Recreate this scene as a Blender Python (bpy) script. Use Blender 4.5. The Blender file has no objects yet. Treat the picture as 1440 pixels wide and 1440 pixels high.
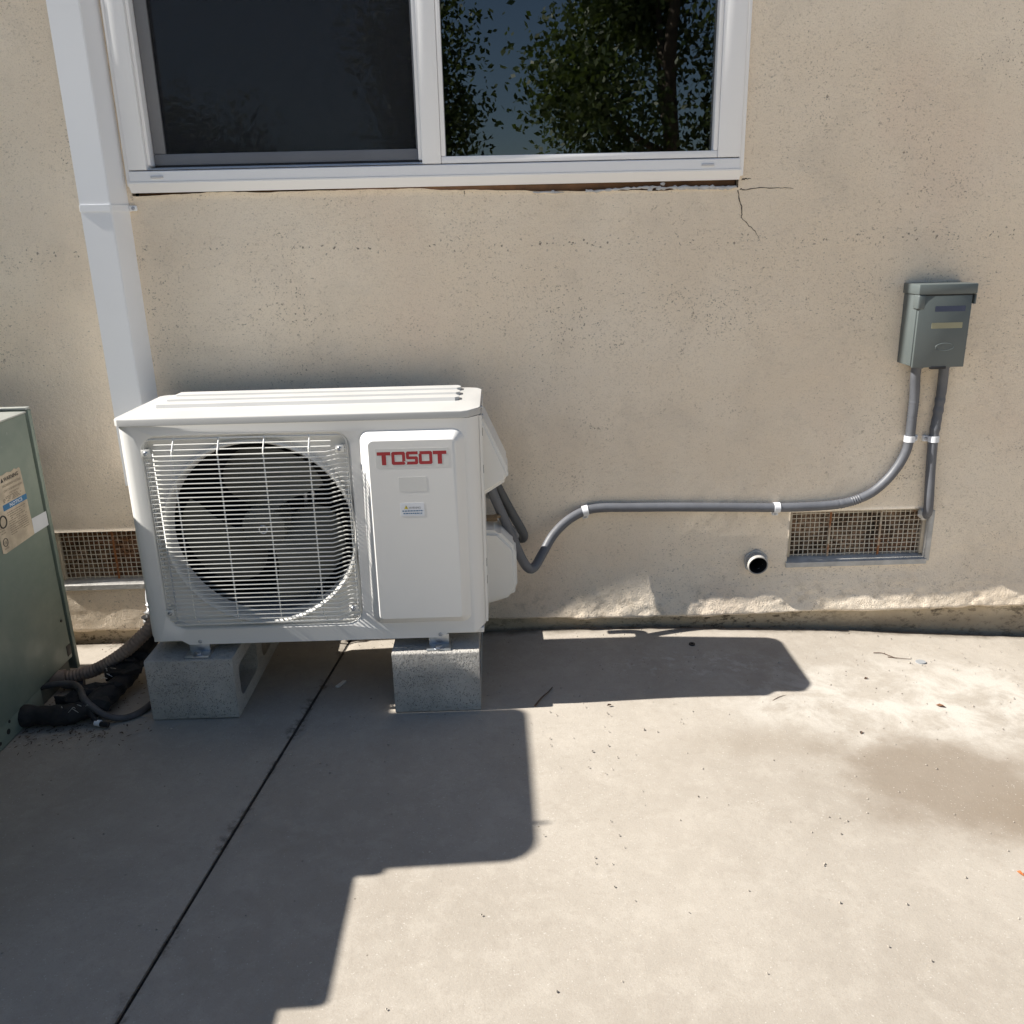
import bpy, bmesh, math, random
import numpy as np
from mathutils import Vector, Matrix

random.seed(7); RNG = np.random.default_rng(7)
S = bpy.context.scene
C = S.collection

# ------------------------------------------------------------------ camera, sky, sun, exposure
F_PX = 1211.93
cam_d = bpy.data.cameras.new('camera'); cam = bpy.data.objects.new('camera', cam_d); C.objects.link(cam)
cam_d.sensor_width = 36.0; cam_d.lens = F_PX/1440*36.0; cam_d.clip_start = .02; cam_d.clip_end = 500
_p, _y, _r = .30835, .01514, .02358
_F = Vector((math.sin(_y)*math.cos(_p), math.cos(_y)*math.cos(_p), -math.sin(_p)))
_R = Vector((math.cos(_y), -math.sin(_y), 0)); _U = _R.cross(_F)
_R2 = _R*math.cos(_r) - _U*math.sin(_r); _U2 = _U*math.cos(_r) + _R*math.sin(_r)
cam.matrix_world = Matrix(((_R2.x, _U2.x, -_F.x, .08388), (_R2.y, _U2.y, -_F.y, -2.08335), (_R2.z, _U2.z, -_F.z, .99093), (0, 0, 0, 1)))
S.camera = cam

SUN_DIR = Vector((.732, .030, -.661)).normalized()      # the way the light travels
to_sun = -SUN_DIR
w = bpy.data.worlds.new('World'); S.world = w; w.use_nodes = True
wn = w.node_tree.nodes; wl = w.node_tree.links
sky = wn.new('ShaderNodeTexSky'); sky.sky_type = 'NISHITA'; sky.sun_disc = False; sky.ozone_density = 3.0; sky.dust_density = .4
sky.sun_elevation = math.asin(to_sun.z); sky.sun_rotation = math.atan2(to_sun.x, to_sun.y)
wl.new(sky.outputs[0], wn['Background'].inputs[0]); wn['Background'].inputs[1].default_value = .052
sun_d = bpy.data.lights.new('sun', 'SUN'); sun_d.energy = 5.0; sun_d.angle = math.radians(.53); sun_d.color = (1, .955, .88)
sun = bpy.data.objects.new('sun', sun_d); C.objects.link(sun)
sun.rotation_euler = SUN_DIR.to_track_quat('-Z', 'Y').to_euler()
sun.location = (-4, 0, 6)
vs = S.view_settings; vs.view_transform = 'Standard'; vs.look = 'None'; vs.gamma = 1; vs.exposure = .98; vs.use_curve_mapping = False
S.render.engine = 'CYCLES'
S.cycles.use_denoising = True; S.cycles.max_bounces = 10; S.cycles.diffuse_bounces = 6; S.cycles.glossy_bounces = 4
S.cycles.transparent_max_bounces = 12; S.cycles.caustics_reflective = True; S.cycles.caustics_refractive = False
S.cycles.sample_clamp_indirect = 6

# ------------------------------------------------------------------ helpers
class NT:
    def __init__(s, name):
        s.m = bpy.data.materials.new(name); s.m.use_nodes = True
        s.n = s.m.node_tree.nodes; s.l = s.m.node_tree.links
        s.b = s.n['Principled BSDF']; s.co = s.n.new('ShaderNodeTexCoord')
        s.pos = s.n.new('ShaderNodeNewGeometry').outputs['Position']
    def new(s, t, **kw):
        n = s.n.new(t)
        for k, v in kw.items(): setattr(n, k, v)
        return n
    def put(s, sock, v):
        if hasattr(v, 'is_linked') or hasattr(v, 'links'): s.l.new(v, sock)
        else:
            if isinstance(v, (tuple, list)) and len(v) == 3 and len(getattr(sock, 'default_value', (0,)*3)) == 4: v = (*v, 1)
            sock.default_value = v
    def noise(s, scale, detail=4, rough=.55, vec=None, dist=0, col=False):
        n = s.new('ShaderNodeTexNoise'); n.inputs['Scale'].default_value = scale; n.inputs['Detail'].default_value = detail
        n.inputs['Roughness'].default_value = rough; n.inputs['Distortion'].default_value = dist
        s.l.new(vec if vec is not None else s.co.outputs['Object'], n.inputs['Vector'])
        return n.outputs['Color' if col else 'Fac']
    def voro(s, scale, vec=None, feat='F1'):
        n = s.new('ShaderNodeTexVoronoi'); n.feature = feat; n.inputs['Scale'].default_value = scale
        s.l.new(vec if vec is not None else s.co.outputs['Object'], n.inputs['Vector']); return n.outputs['Distance']
    def ramp(s, fac, lo, hi, a=0., b=1.):
        n = s.new('ShaderNodeMapRange'); n.inputs[1].default_value = lo; n.inputs[2].default_value = hi
        n.inputs[3].default_value = a; n.inputs[4].default_value = b; n.clamp = True
        n.interpolation_type = 'SMOOTHSTEP'; s.l.new(fac, n.inputs[0]); return n.outputs[0]
    def math(s, op, a, b=0.):
        n = s.new('ShaderNodeMath', operation=op); s.put(n.inputs[0], a); s.put(n.inputs[1], b); return n.outputs[0]
    def mix(s, fac, a, b, blend='MIX'):
        n = s.new('ShaderNodeMix', data_type='RGBA', blend_type=blend); s.put(n.inputs[0], fac)
        s.put(n.inputs[6], a); s.put(n.inputs[7], b); return n.outputs[2]
    def xyz(s, vec=None):
        n = s.new('ShaderNodeSeparateXYZ'); s.l.new(vec if vec is not None else s.co.outputs['Object'], n.inputs[0]); return n.outputs
    def scaled(s, sx, sy, sz, loc=(0, 0, 0), vec=None):
        n = s.new('ShaderNodeMapping'); n.inputs['Scale'].default_value = (sx, sy, sz); n.inputs['Location'].default_value = loc
        s.l.new(vec if vec is not None else s.co.outputs['Object'], n.inputs[0]); return n.outputs[0]
    def blob(s, x, y, rx, ry, edge=.5, ax=(0, 1), wob=.35, wscale=6):
        """1 inside an uneven patch round (x,y), 0 outside; ax picks the two world axes"""
        c = s.xyz(s.pos)
        u = s.math('DIVIDE', s.math('SUBTRACT', c[ax[0]], x), rx); v = s.math('DIVIDE', s.math('SUBTRACT', c[ax[1]], y), ry)
        d = s.math('SQRT', s.math('ADD', s.math('MULTIPLY', u, u), s.math('MULTIPLY', v, v)))
        d = s.math('ADD', d, s.math('MULTIPLY', s.math('SUBTRACT', s.noise(wscale, 6, .62, s.pos), .5), wob*4))
        return s.ramp(d, 1-edge, 1+edge, 1, 0)
    def bump(s, h, dist=.001, strength=1., prev=None):
        n = s.new('ShaderNodeBump'); n.inputs['Distance'].default_value = dist; n.inputs['Strength'].default_value = strength
        s.l.new(h, n.inputs['Height'])
        if prev is not None: s.l.new(prev, n.inputs['Normal'])
        s.l.new(n.outputs[0], s.b.inputs['Normal']); return n.outputs[0]
    def done(s, color=None, rough=None, metal=None, spec=None):
        if color is not None: s.put(s.b.inputs['Base Color'], color)
        if rough is not None: s.put(s.b.inputs['Roughness'], rough)
        if metal is not None: s.put(s.b.inputs['Metallic'], metal)
        if spec is not None: s.put(s.b.inputs['Specular IOR Level'], spec)
        return s.m

def tag(o, label=None, cat=None, group=None, kind=None):
    if label: o['label'] = label
    if cat: o['category'] = cat
    if group: o['group'] = group
    if kind: o['kind'] = kind
    return o
def empty(name, loc=(0, 0, 0)):
    o = bpy.data.objects.new(name, None); C.objects.link(o); o.location = loc; o.empty_display_size = .05; return o
def wloc(o):
    v = Vector((0, 0, 0))
    while o is not None: v += o.location; o = o.parent
    return v
def obj(name, verts, faces, mat, parent=None, smooth=False, angle=None):
    """mesh given in world coordinates, linked as one object under parent (parents are only ever translated)"""
    me = bpy.data.meshes.new(name)
    off = wloc(parent) if parent is not None else Vector((0, 0, 0))
    me.from_pydata([tuple(Vector(v)-off) for v in verts], [], faces); me.validate(); me.update()
    return finish(name, me, mat, parent, smooth, angle)
def finish(name, me, mat, parent=None, smooth=False, angle=None):
    me.materials.append(mat)
    if smooth or angle:
        me.polygons.foreach_set('use_smooth', [True]*len(me.polygons))
        if angle:
            try: me.set_sharp_from_angle(angle=math.radians(angle))
            except Exception: pass
    o = bpy.data.objects.new(name, me); C.objects.link(o); o.parent = parent; return o
def from_bm(name, bm, mat, parent=None, smooth=False, angle=None):
    me = bpy.data.meshes.new(name); bmesh.ops.recalc_face_normals(bm, faces=bm.faces)
    if parent is not None: bmesh.ops.translate(bm, verts=bm.verts, vec=-wloc(parent))
    bm.to_mesh(me); bm.free(); return finish(name, me, mat, parent, smooth, angle)
def bm_box(bm, x0, x1, y0, y1, z0, z1, bev=0, seg=2):
    r = bmesh.ops.create_cube(bm, size=1)
    for v in r['verts']:
        v.co = Vector((x0+(v.co.x+.5)*(x1-x0), y0+(v.co.y+.5)*(y1-y0), z0+(v.co.z+.5)*(z1-z0)))
    if bev:
        es = list({e for v in r['verts'] for e in v.link_edges})
        bmesh.ops.bevel(bm, geom=es, offset=bev, segments=seg, affect='EDGES', profile=.5)
def box(name, x0, x1, y0, y1, z0, z1, mat, parent=None, bev=.002, seg=2):
    bm = bmesh.new(); bm_box(bm, x0, x1, y0, y1, z0, z1, bev, seg); return from_bm(name, bm, mat, parent, angle=40 if bev else None)
def catmull(pts, n=8):
    P = [Vector(p) for p in pts]; P = [P[0]*2-P[1]] + P + [P[-1]*2-P[-2]]; out = []
    for i in range(1, len(P)-2):
        a, b, c, d = P[i-1:i+3]
        for k in range(n):
            t = k/n
            out.append(.5*((2*b)+(c-a)*t+(2*a-5*b+4*c-d)*t*t+(3*b-a-3*c+d)*t**3))
    out.append(P[-2]); return out
def tube_data(path, r, n=10, cap=True):
    """r: number or function(arc length, total)"""
    P = [Vector(p) for p in path]; L = [0]
    for a, b in zip(P, P[1:]): L.append(L[-1]+(b-a).length)
    vs_, fs = [], []; nrm = None
    for i, p in enumerate(P):
        t = (P[min(i+1, len(P)-1)]-P[max(i-1, 0)]).normalized()
        if nrm is None: nrm = t.orthogonal().normalized()
        nrm = (nrm - t*nrm.dot(t)).normalized(); bi = t.cross(nrm)
        rr = r(L[i], L[-1]) if callable(r) else r
        for k in range(n):
            a = 2*math.pi*k/n; vs_.append(p+nrm*(rr*math.cos(a))+bi*(rr*math.sin(a)))
    for i in range(len(P)-1):
        for k in range(n):
            a = i*n+k; b = i*n+(k+1) % n; fs.append((a, b, b+n, a+n))
    if cap: fs.append(tuple(range(n-1, -1, -1))); fs.append(tuple(range((len(P)-1)*n, len(P)*n)))
    return vs_, fs
def tube(name, path, r, mat, parent=None, n=10, cap=True):
    v, f = tube_data(path, r, n, cap); return obj(name, v, f, mat, parent, angle=50)
def rrect(x0, x1, z0, z1, r, n=6):
    rs = r if isinstance(r, (list, tuple)) else [r]*4; out = []      # corners: BL, BR, TR, TL
    for (cx, cz, a0), q in zip(((x0+rs[0], z0+rs[0], 180), (x1-rs[1], z0+rs[1], 270), (x1-rs[2], z1-rs[2], 0), (x0+rs[3], z1-rs[3], 90)), rs):
        for k in range(n+1):
            a = math.radians(a0+90*k/n); out.append((cx+q*math.cos(a), cz+q*math.sin(a)))
    return out
def fill_loops(bm, loops3d):
    es = []
    vl = []
    for lp in loops3d:
        vv = [bm.verts.new(p) for p in lp]; vl.append(vv)
        for a, b in zip(vv, vv[1:]+vv[:1]): es.append(bm.edges.new((a, b)))
    bmesh.ops.triangle_fill(bm, use_beauty=True, use_dissolve=False, edges=es)
    return vl
def skin(bm, la, lb):
    n = len(la)
    for i in range(n):
        try: bm.faces.new((la[i], la[(i+1) % n], lb[(i+1) % n], lb[i]))
        except ValueError: pass
def text_geo(s, size, bold=0):
    cu = bpy.data.curves.new('t', 'FONT'); cu.body = s; cu.size = size; cu.offset = bold; cu.resolution_u = 2
    cu.align_x = 'LEFT'
    o = bpy.data.objects.new('t', cu); C.objects.link(o)
    dg = bpy.context.evaluated_depsgraph_get(); me = bpy.data.meshes.new_from_object(o.evaluated_get(dg))
    v = [tuple(x.co) for x in me.vertices]; f = [tuple(p.vertices) for p in me.polygons]
    bpy.data.objects.remove(o); bpy.data.curves.remove(cu); bpy.data.meshes.remove(me)
    return v, f
def text(name, s, origin, u, v, size, mat, parent, width=None, bold=0):
    vs_, fs = text_geo(s, size, bold); u = Vector(u); v = Vector(v); o = Vector(origin)
    k = 1
    if width: k = width/max(1e-6, max(p[0] for p in vs_)-min(p[0] for p in vs_))
    return obj(name, [o+u*(p[0]*k)+v*p[1] for p in vs_], fs, mat, parent)
def vnoise(nx, nz, cell, oct=4, pers=.5, seed=0):
    """smooth value noise on an (nx,nz) lattice, cell = samples per lattice step of the first octave"""
    g = np.random.default_rng(seed); out = np.zeros((nx, nz)); amp = 1.; tot = 0
    for o in range(oct):
        c = max(1., cell/2**o); a = g.random((int(nx/c)+4, int(nz/c)+4))
        x = np.arange(nx)/c; z = np.arange(nz)/c; xi = x.astype(int); zi = z.astype(int)
        fx = (x-xi); fz = (z-zi); fx = (fx*fx*(3-2*fx))[:, None]; fz = (fz*fz*(3-2*fz))[None, :]
        out += amp*(a[np.ix_(xi, zi)]*(1-fx)*(1-fz)+a[np.ix_(xi+1, zi)]*fx*(1-fz)+a[np.ix_(xi, zi+1)]*(1-fx)*fz+a[np.ix_(xi+1, zi+1)]*fx*fz)
        tot += amp; amp *= pers
    return out/tot-.5

# ------------------------------------------------------------------ materials
def plain(name, col, rough=.5, metal=0, var=.08, scale=8, bump=0, bscale=200, spec=None):
    t = NT(name); n = t.noise(scale, 5, .6)
    c = t.mix(t.ramp(n, .3, .7), tuple(x*(1-var) for x in col), tuple(min(1, x*(1+var)) for x in col))
    if bump: t.bump(t.noise(bscale, 3), bump)
    r2 = t.math('ADD', t.math('MULTIPLY', t.noise(scale*2.3, 4), .16), rough-.08)
    return t.done(c, r2, metal, spec)

def m_stucco():
    t = NT('cream_stucco'); P = t.pos
    base = t.mix(t.ramp(t.noise(1.7, 5, .6, P), .34, .66), (.83, .70, .545), (.89, .775, .625))
    base = t.mix(t.math('MULTIPLY', t.ramp(t.noise(5, 6, .65, P, .4), .48, .72), .45), base, (.68, .585, .47))          # soft grime
    base = t.mix(t.math('MULTIPLY', t.ramp(t.noise(2.6, 4, .5, t.scaled(1, 1, .8, (3, 0, 7), P)), .52, .74), .45), base, (.80, .635, .50))
    # sanded float finish: fine grain
    g = t.noise(330, 3, .6, P); base = t.mix(t.math('MULTIPLY', t.ramp(g, .50, .72), .36), base, (.50, .42, .33))
    # pits and dirt grains, in clusters
    cl = t.ramp(t.noise(4.2, 5, .62, t.scaled(1, 1, 1.1, (1.7, 0, .4), P)), .45, .72)
    wob = t.new('ShaderNodeVectorMath', operation='MULTIPLY_ADD'); t.l.new(t.noise(70, 3, .6, P, 0, True), wob.inputs[0]); wob.inputs[1].default_value = (.02, .02, .02); t.l.new(P, wob.inputs[2]); PW = wob.outputs[0]
    d1 = t.ramp(t.voro(170, PW), .18, .36, 1, 0); d1 = t.math('MULTIPLY', d1, t.ramp(t.noise(60, 2, .5, P), .46, .58))
    base = t.mix(t.math('MULTIPLY', t.math('MULTIPLY', d1, cl), .9), base, (.17, .135, .10))
    st = t.scaled(150, 150, 260, (0, 0, 0), P)
    d2 = t.ramp(t.noise(1, 2, .5, st), .62, .74); base = t.mix(t.math('MULTIPLY', t.math('MULTIPLY', d2, t.ramp(t.noise(3.1, 4, .6, P), .36, .62)), .75), base, (.19, .165, .13))
    # big worn holes, sparse, more of them along one line under the window
    c = t.xyz(P)
    line = t.ramp(t.math('ABSOLUTE', t.math('SUBTRACT', c[2], .975)), .0, .03, 1, 0)
    big = t.ramp(t.voro(75, PW), .12, .24, 1, 0); msk = t.math('MAXIMUM', t.math('MULTIPLY', line, t.ramp(t.noise(7, 3, .5, P), .36, .5)), t.ramp(t.noise(9, 4, .6, P), .66, .74))
    base = t.mix(t.math('MULTIPLY', t.math('MULTIPLY', big, msk), .8), base, (.09, .075, .06))
    # splash dirt near the foot of the wall
    low = t.math('MULTIPLY', t.ramp(c[2], .05, .16, 1, 0), t.ramp(t.noise(24, 6, .7, P), .5, .66))
    base = t.mix(t.math('MULTIPLY', low, .4), base, (.28, .23, .17))
    h = t.math('ADD', t.math('MULTIPLY', t.noise(330, 3, .6, P), .5), t.math('SUBTRACT', t.math('MULTIPLY', t.noise(120, 4, .65, P), .9), t.math('MULTIPLY', d1, .4)))
    t.bump(h, .0024, .85)
    return t.done(base, .93, 0, .25)
def m_foundation():
    t = NT('painted_foundation'); P = t.pos; c = t.xyz(P)
    b = t.mix(t.ramp(t.noise(4, 5, .6, P), .35, .7), (.52, .43, .31), (.62, .53, .40))
    d = t.ramp(t.noise(38, 6, .75, t.scaled(1, 1, 1.8, (0, 0, 0), P)), .5, .62)
    d = t.math('MULTIPLY', d, t.ramp(t.noise(2.3, 3, .5, P), .3, .6))
    b = t.mix(t.math('MULTIPLY', d, .85), b, (.07, .06, .045))
    low = t.ramp(t.math('ADD', c[2], t.math('MULTIPLY', t.noise(18, 5, .65, P), .03)), -.005, .03, 1, 0)
    b = t.mix(t.math('MULTIPLY', low, .45), b, (.15, .12, .09))
    t.bump(t.noise(140, 5, .7, P), .003, .7); return t.done(b, .95, 0, .2)
def m_concrete():
    t = NT('patio_concrete'); P = t.pos
    b = t.mix(t.ramp(t.noise(1.3, 6, .6, P), .3, .7), (.330, .294, .250), (.40, .362, .313))
    b = t.mix(t.math('MULTIPLY', t.ramp(t.noise(3.4, 7, .68, P, .5), .46, .7), .5), b, (.31, .275, .232))
    b = t.mix(t.math('MULTIPLY', t.ramp(t.noise(16, 7, .72, P, .3), .44, .66), .35), b, (.46, .42, .365))
    b = t.mix(t.math('MULTIPLY', t.ramp(t.noise(55, 5, .7, P), .5, .7), .25), b, (.27, .235, .195))
    # limy bloom near the wall on the right
    w1 = t.math('MULTIPLY', t.blob(1.04, -.37, .42, .19, .6), t.ramp(t.noise(9, 7, .7, P, .3), .40, .62))
    b = t.mix(t.math('MULTIPLY', w1, .62), b, (.60, .57, .52))
    w2 = t.math('MULTIPLY', t.blob(.55, -.22, .20, .06, .5), t.ramp(t.noise(40, 5, .7, P), .52, .66))
    b = t.mix(t.math('MULTIPLY', w2, .45), b, (.6, .58, .55))
    # old brown water stain
    s1 = t.blob(.93, -.70, .20, .16, .45, wob=.42, wscale=9); b = t.mix(t.math('MULTIPLY', s1, .72), b, (.20, .16, .12))
    s2 = t.blob(1.1, -.80, .16, .09, .6, wob=.3); b = t.mix(t.math('MULTIPLY', s2, .6), b, (.215, .172, .128))
    s3 = t.blob(.62, -.56, .13, .05, .7, wob=.4); b = t.mix(t.math('MULTIPLY', s3, .4), b, (.24, .20, .155))
    # fine sand and grit
    g = t.noise(420, 3, .65, P); b = t.mix(t.math('MULTIPLY', t.ramp(g, .50, .74), .38), b, (.24, .205, .165))
    b = t.mix(t.math('MULTIPLY', t.ramp(t.noise(260, 2, .5, P), .66, .74), .5), b, (.58, .55, .50))
    k = t.math('MULTIPLY', t.ramp(t.voro(34, P), .045, .07, 1, 0), t.ramp(t.noise(11, 3, .5, P), .60, .68))
    b = t.mix(t.math('MULTIPLY', k, .8), b, (.10, .08, .06))
    c = t.xyz(P)
    # dirt smeared out of the joint
    jd = t.math('ABSOLUTE', t.math('SUBTRACT', t.math('SUBTRACT', c[0], t.math('MULTIPLY', c[1], .1154)), -.3128))
    jn = t.math('MULTIPLY', t.ramp(t.noise(7, 6, .72, P), .42, .68), .022)
    jm = t.math('MULTIPLY', t.ramp(t.math('SUBTRACT', jd, jn), -.012, .006, 1, 0), t.ramp(t.noise(70, 4, .7, P), .38, .6))
    b = t.mix(t.math('MULTIPLY', jm, .7), b, (.085, .07, .055))
    # dirt drift along the wall
    e = t.ramp(t.math('ADD', c[1], t.math('MULTIPLY', t.math('SUBTRACT', t.noise(13, 6, .7, P), .5), .07)), -.045, -.004)
    b = t.mix(t.math('MULTIPLY', e, .75), b, (.10, .083, .062))
    t.bump(t.math('ADD', t.math('MULTIPLY', t.noise(300, 4, .7, P), .6), t.noise(45, 5, .6, P)), .0012, .6)
    return t.done(b, t.ramp(t.noise(6, 5, .6, P), .3, .7, .78, .93), 0, .3)
def m_block():
    t = NT('cinder_block'); P = t.co.outputs['Object']
    b = t.mix(t.ramp(t.noise(14, 5, .6), .3, .7), (.40, .38, .35), (.50, .48, .445))
    pit = t.math('MULTIPLY', t.ramp(t.voro(340), .16, .42, 1, 0), t.ramp(t.noise(150, 3), .42, .60))
    b = t.mix(t.math('MULTIPLY', pit, .6), b, (.12, .11, .10))
    b = t.mix(t.math('MULTIPLY', t.ramp(t.noise(260, 2), .6, .7), .5), b, (.5, .48, .44))
    t.bump(t.math('SUBTRACT', t.noise(170, 4, .7), t.math('MULTIPLY', pit, 1.3)), .0035, .9); return t.done(b, .95, 0, .2)
def m_bounce_gravel():  # reflector colour of the added yard behind the camera
    t = NT('pale_bounce_gravel'); P = t.pos
    b = t.mix(t.ramp(t.voro(60, P), .1, .6), (.66, .61, .53), (.50, .455, .385)); b = t.mix(t.math('MULTIPLY', t.ramp(t.noise(2, 5, .6, P), .4, .7), .3), b, (.48, .43, .36))
    t.bump(t.voro(60, P), .01, .6); return t.done(b, .95, 0, .2)
def m_paint(name, col, dirt=.12, rough=.36):
    t = NT(name); n = t.ramp(t.noise(6, 6, .65), .5, .78)
    c = t.mix(t.math('MULTIPLY', n, dirt), col, tuple(x*.6 for x in col))
    t.bump(t.noise(520, 2), .00016, .5)
    return t.done(c, t.ramp(t.noise(9, 5), .3, .7, rough-.06, rough+.10), 0, .5)
def m_green():
    t = NT('faded_green_paint'); 
    b = t.mix(t.ramp(t.noise(3.2, 6, .62, None, .6), .35, .68), (.165, .205, .175), (.22, .26, .215))
    b = t.mix(t.math('MULTIPLY', t.ramp(t.noise(10, 6, .7), .55, .75), .35), b, (.27, .285, .24))
    b = t.mix(t.math('MULTIPLY', t.ramp(t.noise(70, 3, .6), .72, .78), .6), b, (.35, .37, .33))
    t.bump(t.noise(7, 2), .0012, .3); return t.done(b, t.ramp(t.noise(12, 5), .3, .7, .42, .62), 0, .4)
def m_rust_wire():
    t = NT('painted_vent_wire'); P = t.pos
    b = t.mix(t.ramp(t.noise(14, 4, .6, P), .58, .72), (.66, .60, .49), (.36, .18, .08)); return t.done(b, .7)
def m_rust_bar():
    t = NT('rusty_vent_bar'); P = t.pos
    b = t.mix(t.ramp(t.noise(22, 4, .6, P), .36, .55), (.5, .43, .33), (.30, .12, .045)); return t.done(b, .8)
def m_dust_screen():
    t = NT('dust_clogged_screen'); P = t.pos
    b = t.mix(t.ramp(t.noise(11, 6, .7, P), .36, .58), (.05, .04, .03), (.36, .25, .17))
    b = t.mix(t.math('MULTIPLY', t.ramp(t.noise(6, 4, .6, P), .48, .66), .55), b, (.33, .14, .075))
    b = t.mix(t.ramp(t.noise(150, 3, .6, P), .45, .7), b, (.07, .05, .036)); t.bump(t.noise(120, 4, .7, P), .006, 1); return t.done(b, 1.0, 0, .1)
def m_glass(name='window_glass', ior=2.25):
    t = NT(name); f = t.new('ShaderNodeFresnel'); f.inputs[0].default_value = ior
    tr = t.new('ShaderNodeBsdfTransparent'); tr.inputs[0].default_value = (.42, .46, .46, 1)
    g = t.new('ShaderNodeBsdfGlossy'); g.inputs['Roughness'].default_value = .003
    wv = t.new('ShaderNodeBump'); wv.inputs['Distance'].default_value = .004; wv.inputs['Strength'].default_value = .12
    t.l.new(t.noise(2.2, 1), wv.inputs['Height']); t.l.new(wv.outputs[0], g.inputs['Normal'])
    mx = t.new('ShaderNodeMixShader'); t.l.new(f.outputs[0], mx.inputs[0]); t.l.new(tr.outputs[0], mx.inputs[1]); t.l.new(g.outputs[0], mx.inputs[2])
    t.l.new(mx.outputs[0], t.n['Material Output'].inputs[0]); return t.m
def m_screen():
    t = NT('insect_screen'); tr = t.new('ShaderNodeBsdfTransparent'); df = t.new('ShaderNodeBsdfDiffuse'); df.inputs[0].default_value = (.035, .037, .042, 1)
    mx = t.new('ShaderNodeMixShader')
    wv = t.ramp(t.noise(420, 1, .5, t.scaled(1, 1, 3)), .3, .7, .30, .55)
    t.l.new(wv, mx.inputs[0]); t.l.new(tr.outputs[0], mx.inputs[1]); t.l.new(df.outputs[0], mx.inputs[2]); t.l.new(mx.outputs[0], t.n['Material Output'].inputs[0]); return t.m
def m_leaf(name, a, b):
    t = NT(name); oi = t.new('ShaderNodeNewGeometry')
    c = t.mix(oi.outputs['Random Per Island'], a, b); t.b.inputs['Transmission Weight'].default_value = 0
    tl = t.new('ShaderNodeBsdfTranslucent'); t.put(tl.inputs[0], t.mix(.5, c, (.16, .22, .03)))
    mx = t.new('ShaderNodeMixShader'); mx.inputs[0].default_value = .3
    t.done(c, .5); t.l.new(t.b.outputs[0], mx.inputs[1]); t.l.new(tl.outputs[0], mx.inputs[2]); t.l.new(mx.outputs[0], t.n['Material Output'].inputs[0]); return t.m

STUCCO = m_stucco(); FOUND = m_foundation(); CONC = m_concrete(); BLOCK = m_block()
WHITE = m_paint('white_appliance_paint', (.76, .75, .725), .06)
LIDW = m_paint('sun_toned_lid_white', (.52, .515, .50), .05, .42)
PLAS = m_paint('white_side_cover_plastic', (.74, .725, .69), .06, .5)
DUCT = m_paint('white_duct_pvc', (.86, .865, .88), .05, .45)
VINYL = m_paint('white_window_vinyl', (.86, .86, .87), .05, .4)
GREEN = m_green()
TOPG = plain('sunlit_top_paint', (.42, .43, .40), .4, 0, .1, 9)  # sun glare put into the colour: paler than the cabinet green
GREEND = plain('dark_green_base', (.085, .10, .09), .6, 0, .3, 6)
BOXG = plain('grey_enamel', (.10, .118, .118), .42, 0, .06, 5)
CONDUIT = plain('grey_conduit_pvc', (.115, .12, .135), .5, 0, .10, 14, .0004, 90)
CONDDK = plain('dark_conduit_pvc', (.07, .075, .082), .55, 0, .12, 14)
STRAPW = plain('white_strap_plastic', (.72, .73, .76), .45, 0, .05)
ZINC = plain('zinc_plate', (.52, .55, .58), .38, .9, .12, 60)
STEEL = plain('screw_steel', (.42, .44, .48), .35, 1, .1, 90)
WIREW = plain('white_coated_wire', (.74, .73, .69), .42, 0, .03)
FAN = plain('grey_fan_plastic', (.115, .115, .10), .5, 0, .10, 9)
BLACK = plain('black_plastic', (.012, .012, .014), .6, 0, .2)
COIL = plain('dark_coil_fins', (.02, .02, .024), .6, .3, .3, 40)
RED = plain('red_print', (.36, .012, .022), .45, 0, .04)
PRINTK = plain('black_print', (.03, .028, .025), .7, 0, .1)
PRINTG = plain('faded_grey_print', (.20, .165, .125), .8, 0, .2, 60)
PRINTB = plain('blue_print', (.02, .13, .27), .6, 0, .1)
PRINTY = plain('yellow_print', (.62, .50, .03), .5, 0, .05)
PAPERW = plain('white_sticker', (.74, .76, .80), .5, 0, .03)
PAPERS = plain('silvery_sticker', (.66, .655, .63), .42, 0, .03)
PAPERT = plain('sun_bleached_label_paper', (.46, .385, .29), .85, 0, .22, 22)
TAPE = plain('white_tape', (.60, .62, .65), .5, 0, .06)
HOSE = plain('dusty_brown_hose', (.27, .205, .165), .85, 0, .3, 18, .001, 60)
RUBBER = plain('black_pipe_foam', (.016, .015, .016), .85, 0, .5, 25, .004, 40)
CABLE = plain('grey_cable_jacket', (.075, .07, .072), .6, 0, .25, 30)
BRASS = plain('brass_fitting', (.20, .145, .09), .55, .5, .2, 40)
FOIL = plain('silver_foil_wrap', (.5, .5, .5), .35, .8, .2, 60, .004, 45)
WOOD = plain('bare_wood_edge', (.13, .066, .032), .85, 0, .3, 20)
CAULK = plain('grey_white_caulk', (.50, .50, .51), .75, 0, .15, 50, .002, 90)
GROUT = plain('dirt_in_joint', (.035, .03, .026), 1, 0, .5, 40)
SOIL = plain('bare_soil', (.16, .12, .085), 1, 0, .3, 2, .02, 12)
SCREENF = plain('grey_screen_frame', (.17, .175, .19), .5, 0, .06)
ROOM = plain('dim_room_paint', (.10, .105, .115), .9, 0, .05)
ROOFM = plain('brown_shingles', (.11, .085, .07), .9, 0, .3, 30, .004, 60)
FASCIA = plain('cream_fascia_paint', (.58, .50, .40), .6)
STUB = plain('pale_grey_pipe', (.40, .385, .36), .6, 0, .25, 30)
PIPEDARK = plain('pipe_inner_shade', (.010, .009, .008), .9)  # near-black colour stands in for the shade inside the stub pipe
VFRAME = plain('painted_vent_frame', (.50, .435, .34), .8, 0, .12, 18, .001, 120)
VSILL = plain('grey_mortar_sill', (.50, .485, .455), .9, 0, .15, 25, .002, 80)
TWIG = plain('dry_twig', (.10, .06, .04), .9, 0, .3, 60)
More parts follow.
